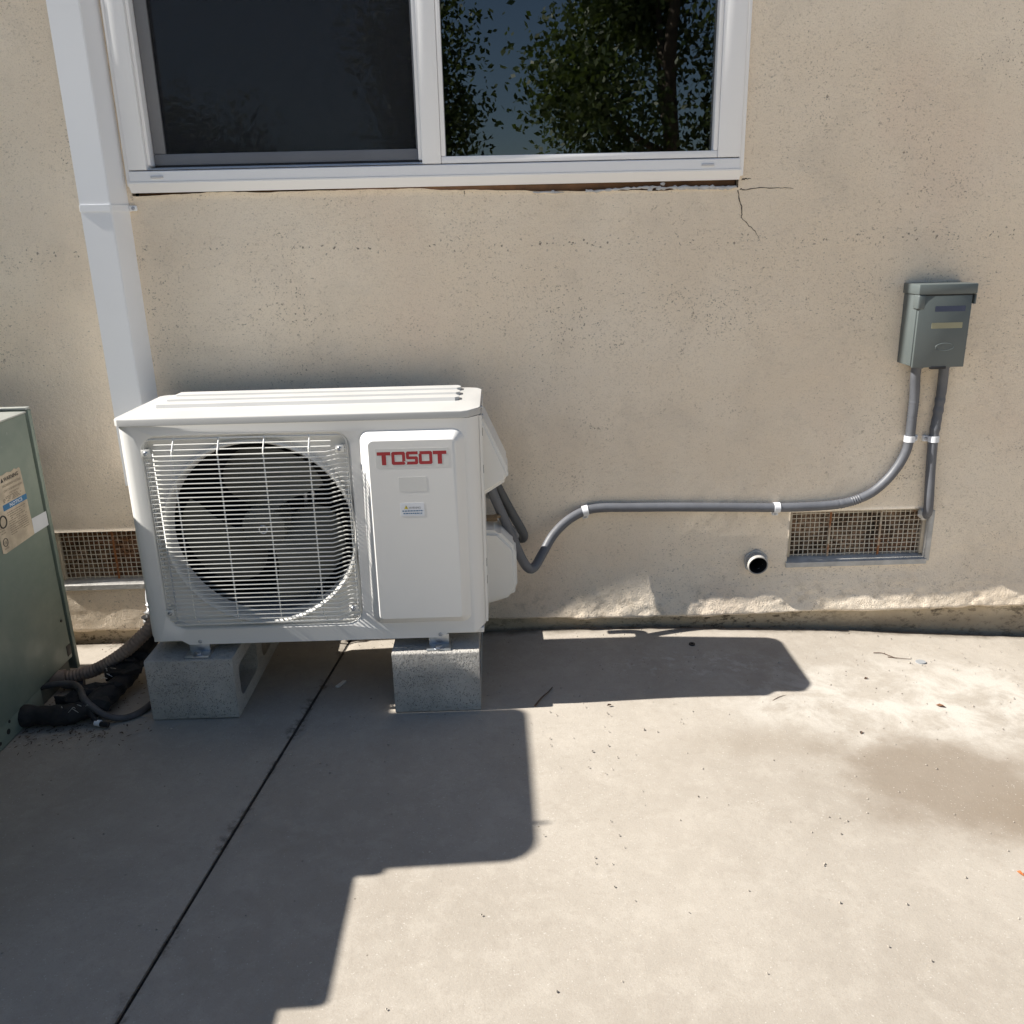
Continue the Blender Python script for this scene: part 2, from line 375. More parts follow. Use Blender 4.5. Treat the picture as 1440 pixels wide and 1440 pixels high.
DRYLEAF = plain('dry_leaf', (.16, .075, .035), .8, 0, .35, 50)
BARK = plain('tree_bark', (.11, .085, .065), .95, 0, .3, 8, .01, 30)
LEAFA = m_leaf('dark_leaves', (.028, .052, .014), (.075, .105, .028)); LEAFB = m_leaf('olive_leaves', (.04, .065, .018), (.10, .12, .035))
SCREENM = m_screen(); GLASS = m_glass(); VWIRE = m_rust_wire(); VBAR = m_rust_bar(); DUST = m_dust_screen()
CRACKM = plain('crack_shadow', (.03, .024, .02), 1)

# ------------------------------------------------------------------ ground
def zg(x):                                             # the slab falls away a little to the right
    return -.060*min(1.25, max(0., (x-.45)/1.05))**1.25 if x > .45 else 0.
soil = obj('ground', [(-150, -150, -.13), (150, -150, -.13), (150, 150, -.13), (-150, 150, -.13)], [(0, 1, 2, 3)], SOIL); tag(soil, kind='structure')
def joint_x(y): return -.3128 + .1154*y
def slab(name, xs_fn, side):
    ys = np.concatenate([np.array([-.004]), np.linspace(-.012, -1.6, 110), np.linspace(-1.65, -2.1, 8)]); nx = 90
    V, Fc = [], []
    t = np.concatenate([np.linspace(0, .012, 4), np.linspace(.02, 1, nx-4)**1.6+.0])
    t = np.sort(np.clip(t, 0, 1))
    edge_n = RNG.random(nx)*.010
    for j, y in enumerate(ys):
        jx = joint_x(y)+side*.0035
        for i in range(nx):
            x = jx + side*t[i]*9.
            yy = y
            if j == 0: yy = y + .004 - edge_n[i]*.9
            z = zg(x) + .0012*math.sin(x*3.1+y*2.2)+.0008*math.sin(x*7.7-y*5.)
            if i == 0: z -= .0035
            if j == 0: z -= .006
            V.append((x, yy, z))
    ny = len(ys)
    for j in range(ny-1):
        for i in range(nx-1):
            a = j*nx+i; Fc.append((a, a+1, a+1+nx, a+nx) if side < 0 else (a, a+nx, a+1+nx, a+1))
    b0 = len(V)                                        # skirts along joint, wall and far edges
    ring = [j*nx for j in range(ny)] + [(ny-1)*nx+i for i in range(1, nx)] + [j*nx+nx-1 for j in range(ny-2, -1, -1)] + [i for i in range(nx-2, 0, -1)]
    for k in ring: V.append((V[k][0], V[k][1], -.16))
    for k in range(len(ring)):
        k2 = (k+1) % len(ring); Fc.append((ring[k], ring[k2], b0+k2, b0+k))
    o = obj(name, V, Fc, CONC, angle=35); return tag(o, kind='structure')
BOUNCE_GRAVEL = m_bounce_gravel()
bounce_yard = obj('added_bounce_yard', [(-12, -15, -.095), (12, -15, -.095), (12, -2.05, -.095), (-12, -2.05, -.095)], [(0, 1, 2, 3)], BOUNCE_GRAVEL); tag(bounce_yard, kind='structure')  # unseen pale ground, added to bounce sunlight onto the wall
slab('patio_slab', None, 1); slab('patio_slab', None, -1)
# dirt packed in the joint and along the wall foot
def ragged(name, pts, wfn, z_off, mat, parent=None):
    V, Fc = [], []
    for i, (x, y, z) in enumerate(pts):
        a, b = wfn(i); V += [(x+a[0], y+a[1], z+z_off), (x+b[0], y+b[1], z+z_off)]
    for i in range(len(pts)-1): Fc.append((2*i, 2*i+1, 2*i+3, 2*i+2))
    return obj(name, V, Fc, mat, parent)
jp = [(joint_x(y), y, -.007) for y in np.linspace(0, -2.1, 90)]
tag(ragged('joint_dirt', jp, lambda i: ((-.005, 0), (.005, 0)), 0, GROUT), 'dark dirt packed along the joint between the two patio slabs', 'dirt', kind='stuff')
wp = [(x, 0, zg(x)-.014) for x in np.linspace(-6, 6, 300)]
tag(ragged('wall_foot_dirt', wp, lambda i: ((0, -.016), (0, .03)), 0, GROUT), 'dark soil in the gap between patio and wall foot', 'dirt', kind='stuff')

# ------------------------------------------------------------------ house wall
house = empty('house', (0, .15, 0)); tag(house, 'cream stucco house with a white sliding window and crawl space vents', 'house')
WX0, WX1, WZ0, WZ1 = -.722, .648, 1.084, 2.06          # window hole
VR = (.828, 1.188, .166, .306); VL = (-1.052, -.690, .160, .309)
def lines(segs):
    out = []
    for a, b, st in segs: out += list(np.arange(a, b-1e-6, st))
    return np.array(out+[segs[-1][1]])
gx = lines([(-6, -1.4, .23), (-1.4, 1.75, .0065), (1.75, 6, .23)])
gz = lines([(.036, .20, .0048), (.20, 1.12, .0068), (1.12, 1.62, .012), (1.62, 2.8, .12)])
for e in (WX0, WX1, VR[0], VR[1], VL[0], VL[1]): gx[np.argmin(abs(gx-e))] = e
for e in (WZ0, WZ1, VR[2], VR[3]): gz[np.argmin(abs(gz-e))] = e
nx, nz = len(gx), len(gz)
n1 = vnoise(nx, nz, 42, 3, .5, 1); n2 = vnoise(nx, nz, 9, 3, .55, 2); n3 = vnoise(nx, nz, 3, 2, .6, 3)
X, Z = np.meshgrid(gx, gz, indexing='ij')
lowf = np.clip((.19-Z)/.15, 0, 1)                       # the plaster kicks out towards its drip edge
right = np.clip((X-.05)/.25, 0, 1)
Yd = n1*.007 + n2*.0022 + n3*.0008 - lowf**1.5*.021*(.25+.75*right)*(1+n1*1.3) - lowf*n2*.008*right + lowf*n3*.0035*right
fade = np.ones_like(Yd)
for (a, b, c, d) in (VR, VL, (WX0, WX1, WZ0, WZ1)):
    dx = np.maximum(np.maximum(a-X, X-b), 0); dz = np.maximum(np.maximum(c-Z, Z-d), 0); dd = np.hypot(dx, dz)
    fade = np.minimum(fade, np.clip(dd/.05, .25, 1))
Yd *= fade
Zd = Z.copy()
kb = int(np.argmin(abs(gz-WZ0)))                       # ragged broken plaster under the window
rag = vnoise(nx, 1, 14, 4, .6, 9)[:, 0]
for i in range(nx):
    if WX0-.001 <= gx[i] <= WX1+.001:
        lift = .0165 if gx[i] < -.1 else (.0165-.0135*min(1, (gx[i]+.1)/.35))
        Zd[i, kb] += max(-.004, min(.0195, lift + rag[i]*.010))
        Zd[i, kb-1] += max(-.002, lift*.45)
Zd[:, 0] += vnoise(nx, 1, 10, 4, .6, 11)[:, 0]*.010
idx = -np.ones((nx, nz), int); V = []; Fc = []
def inside(xc, zc): return math.hypot(xc-.745, zc-.176) < .0245 or any(a < xc < b and c < zc < d for a, b, c, d in (VR, VL, (WX0, WX1, WZ0, WZ1)))
xs = X.ravel(); V = np.stack([X.ravel(), Yd.ravel(), Zd.ravel()], 1)
for i in range(nx-1):
    xc = (gx[i]+gx[i+1])/2
    for k in range(nz-1):
        if inside(xc, (gz[k]+gz[k+1])/2): continue
        Fc.append((i*nz+k, (i+1)*nz+k, (i+1)*nz+k+1, i*nz+k+1))
used = np.zeros(len(V), bool); used[np.array(Fc).ravel()] = True
remap = np.cumsum(used)-1
Vl = [tuple(v) for v in V[used]]; Fc = [tuple(int(remap[a]) for a in f) for f in Fc]
# returns: drip edge underside and the reveals of the openings
b0 = len(Vl)
for i in range(nx): k = int(remap[i*nz]); x, y, z = Vl[k]; Vl.append((x, .03, z+.002))
for i in range(nx-1): Fc.append((int(remap[i*nz]), b0+i, b0+i+1, int(remap[(i+1)*nz])))
for (a, b, c, d, dep) in ((*VR, .035), (*VL, .035), (WX0, WX1, WZ0, WZ1, .02)):
    ia, ib = int(np.argmin(abs(gx-a))), int(np.argmin(abs(gx-b))); kc, kd = int(np.argmin(abs(gz-c))), int(np.argmin(abs(gz-d)))
    ring = [(i, kc) for i in range(ia, ib)] + [(ib, k) for k in range(kc, kd)] + [(i, kd) for i in range(ib, ia, -1)] + [(ia, k) for k in range(kd, kc, -1)]
    ids = [int(remap[i*nz+k]) for i, k in ring]; b0 = len(Vl)
    for k in ids: x, y, z = Vl[k]; Vl.append((x, dep, z))
    for k in range(len(ids)): k2 = (k+1) % len(ids); Fc.append((ids[k], b0+k, b0+k2, ids[k2]))
obj('wall', Vl, Fc, STUCCO, house, smooth=True)
# foundation strip under the plaster
fx = np.arange(-6, 6.01, .03); fr = vnoise(len(fx), 8, 5, 4, .6, 21); V = []; Fc = []
for i, x in enumerate(fx):
    for k, z in enumerate((-.16, -.06, -.02, .0, .012, .024, .034, .05)): V.append((x, .012+fr[i, k]*.010, z))
for i in range(len(fx)-1):
    for k in range(7): a = i*8+k; Fc.append((a, a+8, a+9, a+1))
obj('foundation', V, Fc, FOUND, house, smooth=True)
# roof edge far above the frame: shades the upper wall
rf = obj('roof', [(-6, -.105, 2.80), (6, -.105, 2.80), (6, 3.2, 4.3), (-6, 3.2, 4.3), (-6, -.105, 2.92), (6, -.105, 2.92), (6, 3.2, 4.42), (-6, 3.2, 4.42)],
    [(0, 3, 2, 1), (4, 5, 6, 7), (0, 1, 5, 4), (1, 2, 6, 5), (2, 3, 7, 6), (3, 0, 4, 7)], ROOFM, house)
box('fascia', -6, 6, -.112, -.088, 2.66, 2.86, FASCIA, rf, .003)
box('soffit', -6, 6, -.09, .02, 2.78, 2.80, FASCIA, rf, 0)
# back and side walls so that the house is closed
box('side_wall', -6.05, -5.99, .0, 6, -.16, 2.8, STUCCO, house, 0); box('side_wall', 5.99, 6.05, .0, 6, -.16, 2.8, STUCCO, house, 0)
box('back_wall', -6, 6, 5.95, 6.0, -.16, 4.0, STUCCO, house, 0)
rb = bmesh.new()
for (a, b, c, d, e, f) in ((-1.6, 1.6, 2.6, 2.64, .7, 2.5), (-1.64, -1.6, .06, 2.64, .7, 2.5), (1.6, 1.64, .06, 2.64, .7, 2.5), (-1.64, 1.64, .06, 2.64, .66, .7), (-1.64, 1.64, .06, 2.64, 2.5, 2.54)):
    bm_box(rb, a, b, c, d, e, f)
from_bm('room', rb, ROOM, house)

# ------------------------------------------------------------------ window
win = box('window', WX0+.004, WX1-.002, .006, .030, 1.1055, 1.118, VINYL, house, .002)     # bottom rail core; the rest are its pieces
def prof(name, pts, x0, x1, mat, parent):               # (y,z) profile run along X
    n = len(pts); V = [(x0, p[0], p[1]) for p in pts]+[(x1, p[0], p[1]) for p in pts]
    Fc = [(i, (i+1) % n, n+(i+1) % n, n+i) for i in range(n)]+[tuple(range(n-1, -1, -1)), tuple(range(n, 2*n))]
    return obj(name, V, Fc, mat, parent)
prof('sill_nose', [(.004, 1.1045), (-.006, 1.1045), (-.020, 1.1235), (-.020, 1.1265), (.004, 1.1265)], WX0+.001, WX1, VINYL, win)
prof('bottom_rail', [(.03, 1.127), (-.0185, 1.127), (-.0185, 1.1475), (-.0165, 1.149), (.0, 1.151), (.03, 1.151)], WX0+.006, WX1-.004, VINYL, win)
box('left_jamb', WX0+.006, -.676, -.0185, .03, 1.1515, 2.04, VINYL, win, .0015)
box('jamb_edge', WX0-.004, WX0+.0055, -.012, .004, 1.118, 2.05, VINYL, win, .002)
box('right_jamb', .594, WX1-.004, -.0185, .03, 1.1515, 2.04, VINYL, win, .0015)
box('jamb_edge', WX1-.0035, WX1+.008, -.010, .004, 1.112, 2.05, VINYL, win, .003)
box('mullion', -.066, -.024, -.0185, .03, 1.1515, 2.04, VINYL, win, .0015)
box('head_rail', WX0+.006, WX1-.004, -.0185, .03, 2.0405, 2.062, VINYL, win, .0015)
# fixed light: glazing bead, pane
for nm, a in (('glazing_bead', (-.0235, .5935, 1.1515, 1.166)), ('glazing_bead', (-.0235, -.0135, 1.1665, 2.04)), ('glazing_bead', (.5835, .5935, 1.1665, 2.04))):
    box(nm, a[0], a[1], -.0155, .01, a[2], a[3], VINYL, win, .0015)
box('pane', -.013, .583, .004, .009, 1.1665, 2.04, GLASS, win, 0)
# sliding side: sloping track, grey screen frame, screen, pane
prof('track', [(-.016, 1.1515), (.0295, 1.1605), (.0295, 1.1515)], -.6755, -.0665, VINYL, win)
box('inner_jamb', -.6755, -.668, -.010, .03, 1.161, 2.04, VINYL, win, .001); box('inner_jamb', -.0745, -.0665, -.010, .03, 1.161, 2.04, VINYL, win, .001)
for a in ((-.6675, -.075, 1.1625, 1.186), (-.6675, -.640, 1.1865, 2.04), (-.080, -.075, 1.1865, 2.04)):
    box('screen_frame', a[0], a[1], .014, .024, a[2], a[3], SCREENF, win, .0015)
box('gasket', -.668, -.0745, .016, .028, 1.1585, 1.1622, BLACK, win, 0)
box('insect_screen', -.6395, -.0805, .018, .0186, 1.1865, 2.04, SCREENM, win, 0)
box('pane', -.667, -.0755, .030, .035, 1.160, 2.04, GLASS, win, 0)
for x in (-.655, .572): box('weep_cover', x-.014, x+.014, -.0215, -.0180, 1.1335, 1.1385, plain('weep_cover_plastic', (.55, .55, .57), .5), win, .001)
# broken edge under the window: bare wood, caulk beads
box('wood_edge', WX0+.01, WX1-.004, .012, .03, 1.07, 1.1054, WOOD, win, .001)
def caulk(x0, x1, amp, seed):
    g = random.Random(seed); n = int((x1-x0)/.006); V, Fc = [], []; path = []
    z = 1.0885
    for i in range(n+1):
        z += g.uniform(-.0012, .0012); z = min(max(z, 1.086), 1.093); path.append((x0+(x1-x0)*i/n, -.001+g.uniform(-.002, .001), z))
    rr = [amp*g.uniform(.35, 1.2) for _ in range(n+1)]
    k = [0]
    def r(l, t): i = min(n, int(round(l/t*n))); return rr[i]
    v, f = tube_data(path, r, 6); obj('caulk_bead', v, f, CAULK, win, smooth=True)
caulk(.30, .47, .0032, 3); caulk(.46, .643, .0045, 5); caulk(.18, .25, .0022, 8); caulk(.52, .60, .0022, 12)
for (x, z, s) in ((.475, 1.099, .0045), (.225, 1.0875, .004), (.446, 1.088, .005)):
    bm = bmesh.new(); bmesh.ops.create_icosphere(bm, subdivisions=2, radius=s)
    for v in bm.verts: v.co = Vector((v.co.x*random.uniform(.8, 1.6)+x, v.co.y*.7-.001, v.co.z*random.uniform(.6, 1.2)+z))
    from_bm('caulk_lump', bm, CAULK, win, smooth=True)
# cracks in the plaster, thin dark openings
def crack(pts, wd):
    P = catmull([(x, 0, z) for x, z in pts], 5); V, Fc = [], []
    for i, p in enumerate(P):
        h = wd*(1-.75*i/len(P))*random.uniform(.6, 1.3); j = random.uniform(-.0012, .0012)
        d = (P[min(i+1, len(P)-1)]-P[max(i-1, 0)]).normalized(); nn = Vector((-d.z, 0, d.x))
        y = Yd[int(np.argmin(abs(gx-p.x))), int(np.argmin(abs(gz-p.z)))]-.0008
        V += [p+nn*(h+j)+Vector((0, y, 0)), p+nn*(j-h)+Vector((0, y, 0))]
    for i in range(len(P)-1): Fc.append((2*i, 2*i+1, 2*i+3, 2*i+2))
    obj('crack', V, Fc, CRACKM, house)
crack([(.6485, 1.082), (.652, 1.06), (.658, 1.047), (.659, 1.030), (.66, 1.022), (.678, 1.004), (.694, .99), (.697, .985), (.704, .972)], .0012)
crack([(.655, 1.1045), (.668, 1.106), (.676, 1.105)], .0016)
crack([(.652, 1.084), (.668, 1.083), (.69, 1.0865), (.74, 1.0845), (.775, 1.083)], .0012)
crack([(.025, 1.094), (.0245, 1.086)], .0012)

# ------------------------------------------------------------------ crawl space vents
def vent(x0, x1, z0, z1, bars):
    v = box('vent', x0-.004, x1+.004, .030, .036, z0-.004, z1+.004, DUST, house, 0); tag(v)
    zf = .011
    box('vent_frame', x0+.001, x1-.001, zf, .028, z1-.007, z1-.0005, VFRAME, v, .001)
    box('vent_frame', x0+.001, x0+.010, zf, .028, z0+.013, z1-.0075, VFRAME, v, .001)
    box('vent_frame', x1-.010, x1-.001, zf, .028, z0+.013, z1-.0075, VFRAME, v, .001)
    prof('vent_sill', [(-.006, z0-.010), (-.006, z0+.003), (.027, z0+.0125), (.027, z0-.010)], x0-.003, x1+.004, VSILL, v)
    if bars[0] > 0: box('mortar_band', x1-.001, x1+.013, -.004, .02, z0-.004, z1-.004, VSILL, v, .004, 3)
    V, Fc = [], []
    def add(path, r):
        a, f = tube_data(path, r, 4, False); o = len(V); V.extend(a); Fc.extend([tuple(i+o for i in q) for q in f])
    x = x0+.010; g = random.Random(int(x0*1000))
    while x < x1-.008:
        add([(x+g.uniform(-.0008, .0008), .018+.0008*math.sin(k*1.6+x*40), z0+.0125+(z1-.007-z0-.0125)*k/6) for k in range(7)], .0011); x += .0123
    z = z0+.018
    while z < z1-.008:
        add([(x0+.008+(x1-x0-.016)*k/12, .0165+.0008*math.sin(k*1.3+z*60), z+g.uniform(-.0006, .0006)) for k in range(13)], .0011); z += .0123
    tag(obj('wire_mesh', V, Fc, VWIRE, v), kind='stuff')
    for b in bars: box('vent_bar', b-.0026, b+.0026, .0125, .0155, z0+.0125, z1-.0072, VBAR, v, .0008)
    return v
vent(*VR, (.938, 1.070)); vent(*VL, (-.905, -.80))

# stub pipe through the wall
pc = Vector((.745, 0, .176)); ax = Vector((0, -1, -.14)).normalized()
sp = empty('stub_pipe', pc); sp.parent = house; sp.location = pc-wloc(house)
def ring_tube(name, c, ax, l0, l1, ro, ri, mat, parent, n=28):
    u = Vector((1, 0, 0)); v_ = ax.cross(u).normalized(); V, Fc = [], []
    for (l, r) in ((l0, ro), (l1-.002, ro), (l1, ro-.0012), (l1, ri), (l0, ri)):
        for k in range(n):
            a = 2*math.pi*k/n; V.append(c+ax*l+u*(r*math.cos(a))+v_*(r*math.sin(a)))
    for s in range(4):
        for k in range(n): Fc.append((s*n+k, s*n+(k+1) % n, (s+1)*n+(k+1) % n, (s+1)*n+k))
    return obj(name, V, Fc, mat, parent, angle=40)
ring_tube('pipe_wall', pc, ax, -.10, .028, .0262, .0232, STUB, sp)
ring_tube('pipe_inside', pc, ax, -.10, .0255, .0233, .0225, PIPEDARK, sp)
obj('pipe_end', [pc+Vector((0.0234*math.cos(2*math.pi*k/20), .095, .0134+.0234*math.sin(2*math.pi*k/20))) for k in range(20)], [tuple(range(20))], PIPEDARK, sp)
cv, cf = tube_data([pc+Vector((.0275*math.cos(a), -.003, .0275*math.sin(a))) for a in np.linspace(0, 2*math.pi, 30)], lambda l, t: .0035+.0015*math.sin(l*190), 6, False)
obj('mortar_collar', cv, cf, VSILL, sp, smooth=True)

# ------------------------------------------------------------------ white line duct
duct = empty('line_duct', (-.77, -.03, .28)); tag(duct, 'white plastic line duct running down the wall beside the window', 'duct')
pr = [(-.8190, .004), (-.8186, -.03), (-.8182, -.05), (-.8178, -.058), (-.7530, -.058), (-.7495, -.0565), (-.7345, -.012), (-.7325, .004)]
def prism_z(name, plan, z0, z1, mat, parent, angle=22):
    n = len(plan); V = [(x, y, z0) for x, y in plan]+[(x, y, z1) for x, y in plan]
    Fc = [(i, (i+1) % n, n+(i+1) % n, n+i) for i in range(n)]+[tuple(range(n-1, -1, -1)), tuple(range(n, 2*n))]
    return obj(name, V, Fc, mat, parent, angle=angle)
prism_z('cover', pr, .44, 1.066, DUCT, duct); prism_z('cover', [(x*1.0, y) for x, y in pr], 1.067, 2.65, DUCT, duct)
def strap_duct():
    o = 0.0018
    pl = [(-.8205-o, .000), (-.8190-o, -.046), (-.8182-o, -.056), (-.8180, -.058-o), (-.7530, -.058-o), (-.7485, -.0565-o*.6), (-.7330+o, -.012), (-.7310+o, .0)]
    inn = [(x, y) for x, y in pr]
    V, Fc = [], []; z0, z1 = 1.0655, 1.0795
    n = len(pl)
    for z in (z0, z1):
        for p in pl: V.append((p[0], p[1], z))
        for p in inn: V.append((p[0], p[1], z))
    for i in range(n-1):
        Fc += [(i, i+1, 2*n+i+1, 2*n+i), (i, n+i, n+i+1, i+1), (2*n+i, 2*n+i+1, 3*n+i+1, 3*n+i)]
    s = obj('strap', V, Fc, DUCT, duct)
    for sx, xa in ((-1, -.8215), (1, -.7300)):
        bm = bmesh.new(); bm_box(bm, min(xa, xa+sx*.017), max(xa, xa+sx*.017), -.0115, -.0030, z0+.001, z1-.001, .0028, 3)
        from_bm('strap_tab', bm, DUCT, s, angle=40)
        screw('screw', (xa+sx*.0095, -.0110, (z0+z1)/2), (0, -1, 0), .0042, STEEL, s)
def screw(name, c, n, r, mat, parent):
    """pan head with a cross slot, facing n"""
    c = Vector(c); n = Vector(n).normalized(); u = n.orthogonal().normalized(); v = n.cross(u); V, Fc = [], []; K = 14
    for (l, q) in ((-.002, 1), (.0006, 1), (.0016, .8), (.0020, .45)):
        for k in range(K): a = 2*math.pi*k/K; V.append(c+n*(l*r/.004)+u*(r*q*math.cos(a))+v*(r*q*math.sin(a)))
    for s in range(3):
        for k in range(K): Fc.append((s*K+k, s*K+(k+1) % K, (s+1)*K+(k+1) % K, (s+1)*K+k))
    i = len(V); V.append(c+n*(.0004*r/.004)); 
    for k in range(K): Fc.append((3*K+k, 3*K+(k+1) % K, i))
    return obj(name, V, Fc, mat, parent, angle=35)
strap_duct()

# ------------------------------------------------------------------ concrete blocks
def make_block(x0, y0, rot=0):
    Wd, Ln, Ht = .194, .392, .1435
    b = empty('concrete_block', (x0+Wd/2, y0+Ln/2, 0))
    bm = bmesh.new(); loops = {}
    hol = [rrect(.030, .178, .030, .112, .020, 4), rrect(.214, .362, .030, .112, .020, 4)]
    out = rrect(0, Ln, 0, Ht, .004, 3)
    def L(lp, x, sh=0):
        cy = sum(p[0] for p in lp)/len(lp); cz = sum(p[1] for p in lp)/len(lp)
        return [(x, y0+cy+(p[0]-cy)*(1-sh), cz+(p[1]-cz)*(1-sh)) for p in lp]
    ra = fill_loops(bm, [L(out, x0+.003)]+[L(h, x0+.003) for h in hol])
    rb_ = fill_loops(bm, [L(out, x0+Wd-.003)]+[L(h, x0+Wd-.003, .06) for h in hol])
    for a, c in zip(ra, rb_): skin(bm, a, c)
    return b, bm
for k, (x0, lab) in enumerate(((-.690, 'grey hollow concrete block under the fan end of the white unit'), (-.160, 'grey concrete block under the logo end of the white unit, chipped at its foot'))):
    b, bm = make_block(x0, -.405); tag(b, lab, 'block', 'blocks carrying the white outdoor unit')
    from_bm('block_body', bm, BLOCK, b, angle=30)

# ------------------------------------------------------------------ white outdoor unit
unit = empty('outdoor_unit', (-.315, -.225, .144))
tag(unit, 'white mini split outdoor unit with wire fan grille on two concrete blocks', 'air conditioner')
YF, YB = -.375, -.102; UX0, UX1 = -.682, .050; UZ1 = .648
FXL, FXR = -.655, .020                                   # limits of the flat front
RC = rrect(-.637, -.214, .200, .628, [.040, .036, .030, .034], 8)
bm = bmesh.new()
outer = [(FXL, .176), (-.612, .176), (-.596, .1655), (-.052, .1655), (-.034, .176), (FXR, .176), (FXR, UZ1), (FXL, UZ1)]
PO = rrect(-.195, .021-.004, .203, .6265, [.022, .018, .022, .020], 7)
loops = fill_loops(bm, [[(x, YF, z) for x, z in outer], [(x, YF, z) for x, z in RC], [(x, YF, z) for x, z in PO]])
l_rc = loops[1]
# recess: soft lip, wall, back plate with round mouth
def loop_at(lp, y, s):
    cx, cz = -.4255, .414
    return [bm.verts.new((cx+(x-cx)*s, y, cz+(z-cz)*s)) for x, z in lp]
a1 = loop_at(RC, YF+.0015, .992); a2 = loop_at(RC, YF+.004, .986); a3 = loop_at(RC, YF+.025, .982)
skin(bm, l_rc, a1); skin(bm, a1, a2); skin(bm, a2, a3)
FC = (-.417, .411); FR = .2050
circ = [(FC[0]+FR*math.cos(2*math.pi*k/64), FC[1]+FR*math.sin(2*math.pi*k/64)) for k in range(64)]
es = [bm.edges.get((a3[i], a3[(i+1) % len(a3)])) for i in range(len(a3))]
cvs = [bm.verts.new((x, YF+.0265, z)) for x, z in circ]
es += [bm.edges.new((cvs[i], cvs[(i+1) % 64])) for i in range(64)]
bmesh.ops.triangle_fill(bm, use_beauty=True, use_dissolve=False, edges=es)
prev = cvs
for (dy, rr) in ((.0100, FR-.0010), (.0060, FR-.0030), (.0050, FR-.0050), (.0065, FR-.0075), (.013, FR-.0105), (.020, FR-.0120), (.050, FR-.0130)):
    nxt = [bm.verts.new((FC[0]+rr*math.cos(2*math.pi*k/64), YF+dy, FC[1]+rr*math.sin(2*math.pi*k/64))) for k in range(64)]
    skin(bm, prev, nxt); prev = nxt
# raised electrical panel, outline to face
pin = rrect(-.1755, -.002, .2225, .6095, [.008, .006, .008, .010], 7)
p1 = [bm.verts.new((x, YF-.003, z)) for x, z in rrect(-.1935, .0145, .2045, .625, [.021, .017, .021, .019], 7)]
p2 = [bm.verts.new((x, YF-.0195, z)) for x, z in rrect(-.1775, .0005, .2205, .6115, [.009, .008, .009, .011], 7)]
p3 = [bm.verts.new((x, YF-.0215, z)) for x, z in pin]
skin(bm, loops[2], p1); skin(bm, p1, p2); skin(bm, p2, p3); bm.faces.new(p3)
# wrap round: corners, sides, back
planL = [(FXL, YF), (-.668, YF+.004), (-.677, YF+.012), (-.6815, YF+.024), (UX0, YF+.040), (UX0, YB)]
planR = [(FXR, YF), (.027, YF+.0015), (.043, YF+.020), (.0465, YF+.027), (.047, YF+.040), (.047, YB)]
for pl in (planL, planR):
    prevp = None
    for x, y in pl:
        cur = (bm.verts.new((x, y, .176 if abs(x-pl[0][0]) < .02 else .184)), bm.verts.new((x, y, UZ1)))
        if prevp: bm.faces.new((prevp[0], cur[0], cur[1], prevp[1]))
        prevp = cur
bmesh.ops.remove_doubles(bm, verts=bm.verts, dist=.0002)
bm.normal_update()
cabinet = from_bm('cabinet', bm, WHITE, unit, angle=38)
obj('back_coil', [(UX0+.004, YB, .18), (.045, YB, .18), (.045, YB, .645), (UX0+.004, YB, .645)], [(0, 3, 2, 1)], COIL, unit)
box('base_pan', UX0+.006, .043, YF+.012, YB, .168, .180, PLAS, unit, .002)
bmI = bmesh.new(); bm_box(bmI, -.665, -.205, -.130, -.123, .182, .645); bm_box(bmI, -.207, -.203, YF+.045, -.12, .182, .645); bm_box(bmI, -.668, -.664, YF+.045, -.12, .182, .645)
from_bm('inner_coil', bmI, COIL, unit)
# lid
def lid():
    bm = bmesh.new()
    plan = [(-.6855, -.352), (-.683, -.366), (-.674, -.3765), (-.655, -.379), (.012, -.379), (.026, -.3755), (.046, -.350), (.0505, -.338), (.0515, -.125), (.042, -.104), (.02, -.097), (-.672, -.095), (-.6845, -.11)]
    cx, cy = -.317, -.237
    def ring(s, z): return [bm.verts.new((cx+(x-cx)*(1-s/.37), cy+(y-cy)*(1-s/.16), z)) for x, y in plan]
    r0 = ring(0, .6490); r1 = ring(0, .6610); r2 = ring(.0004, .6622); r3 = ring(.0012, .6631); r4 = ring(.0035, .6637)
    for a, b in ((r0, r1), (r1, r2), (r2, r3), (r3, r4)): skin(bm, a, b)
    bm.faces.new(r4); bm.faces.new(list(reversed(r0)))
    return from_bm('lid', bm, LIDW, unit, angle=30)
ld = lid()
for y in (-.124, -.184, -.246):                         # pressed ribs along the lid, pointed at their right end
    h = .0075; a = .022; V = []; Fc = []
    xs_ = [-.650, -.635, -.008, .003]
    for x, s, hh in ((-.655, .5, 0), (-.635, 1, h), (-.004, 1, h), (.0035, .55, h*.9), (.0040, .5, 0)):
        V += [(x, y-a*s, .6634), (x, y-a*.84*s, .6634+hh), (x, y+a*.84*s, .6634+hh), (x, y+a*s, .6634)]
    for i in range(4):
        for k in range(3): q = i*4+k; Fc.append((q, q+4, q+5, q+1))
    obj('lid_rib', V, Fc, LIDW, ld, angle=25)
for (x, z) in ((-.57, .6525), (-.1, .6525)): pass
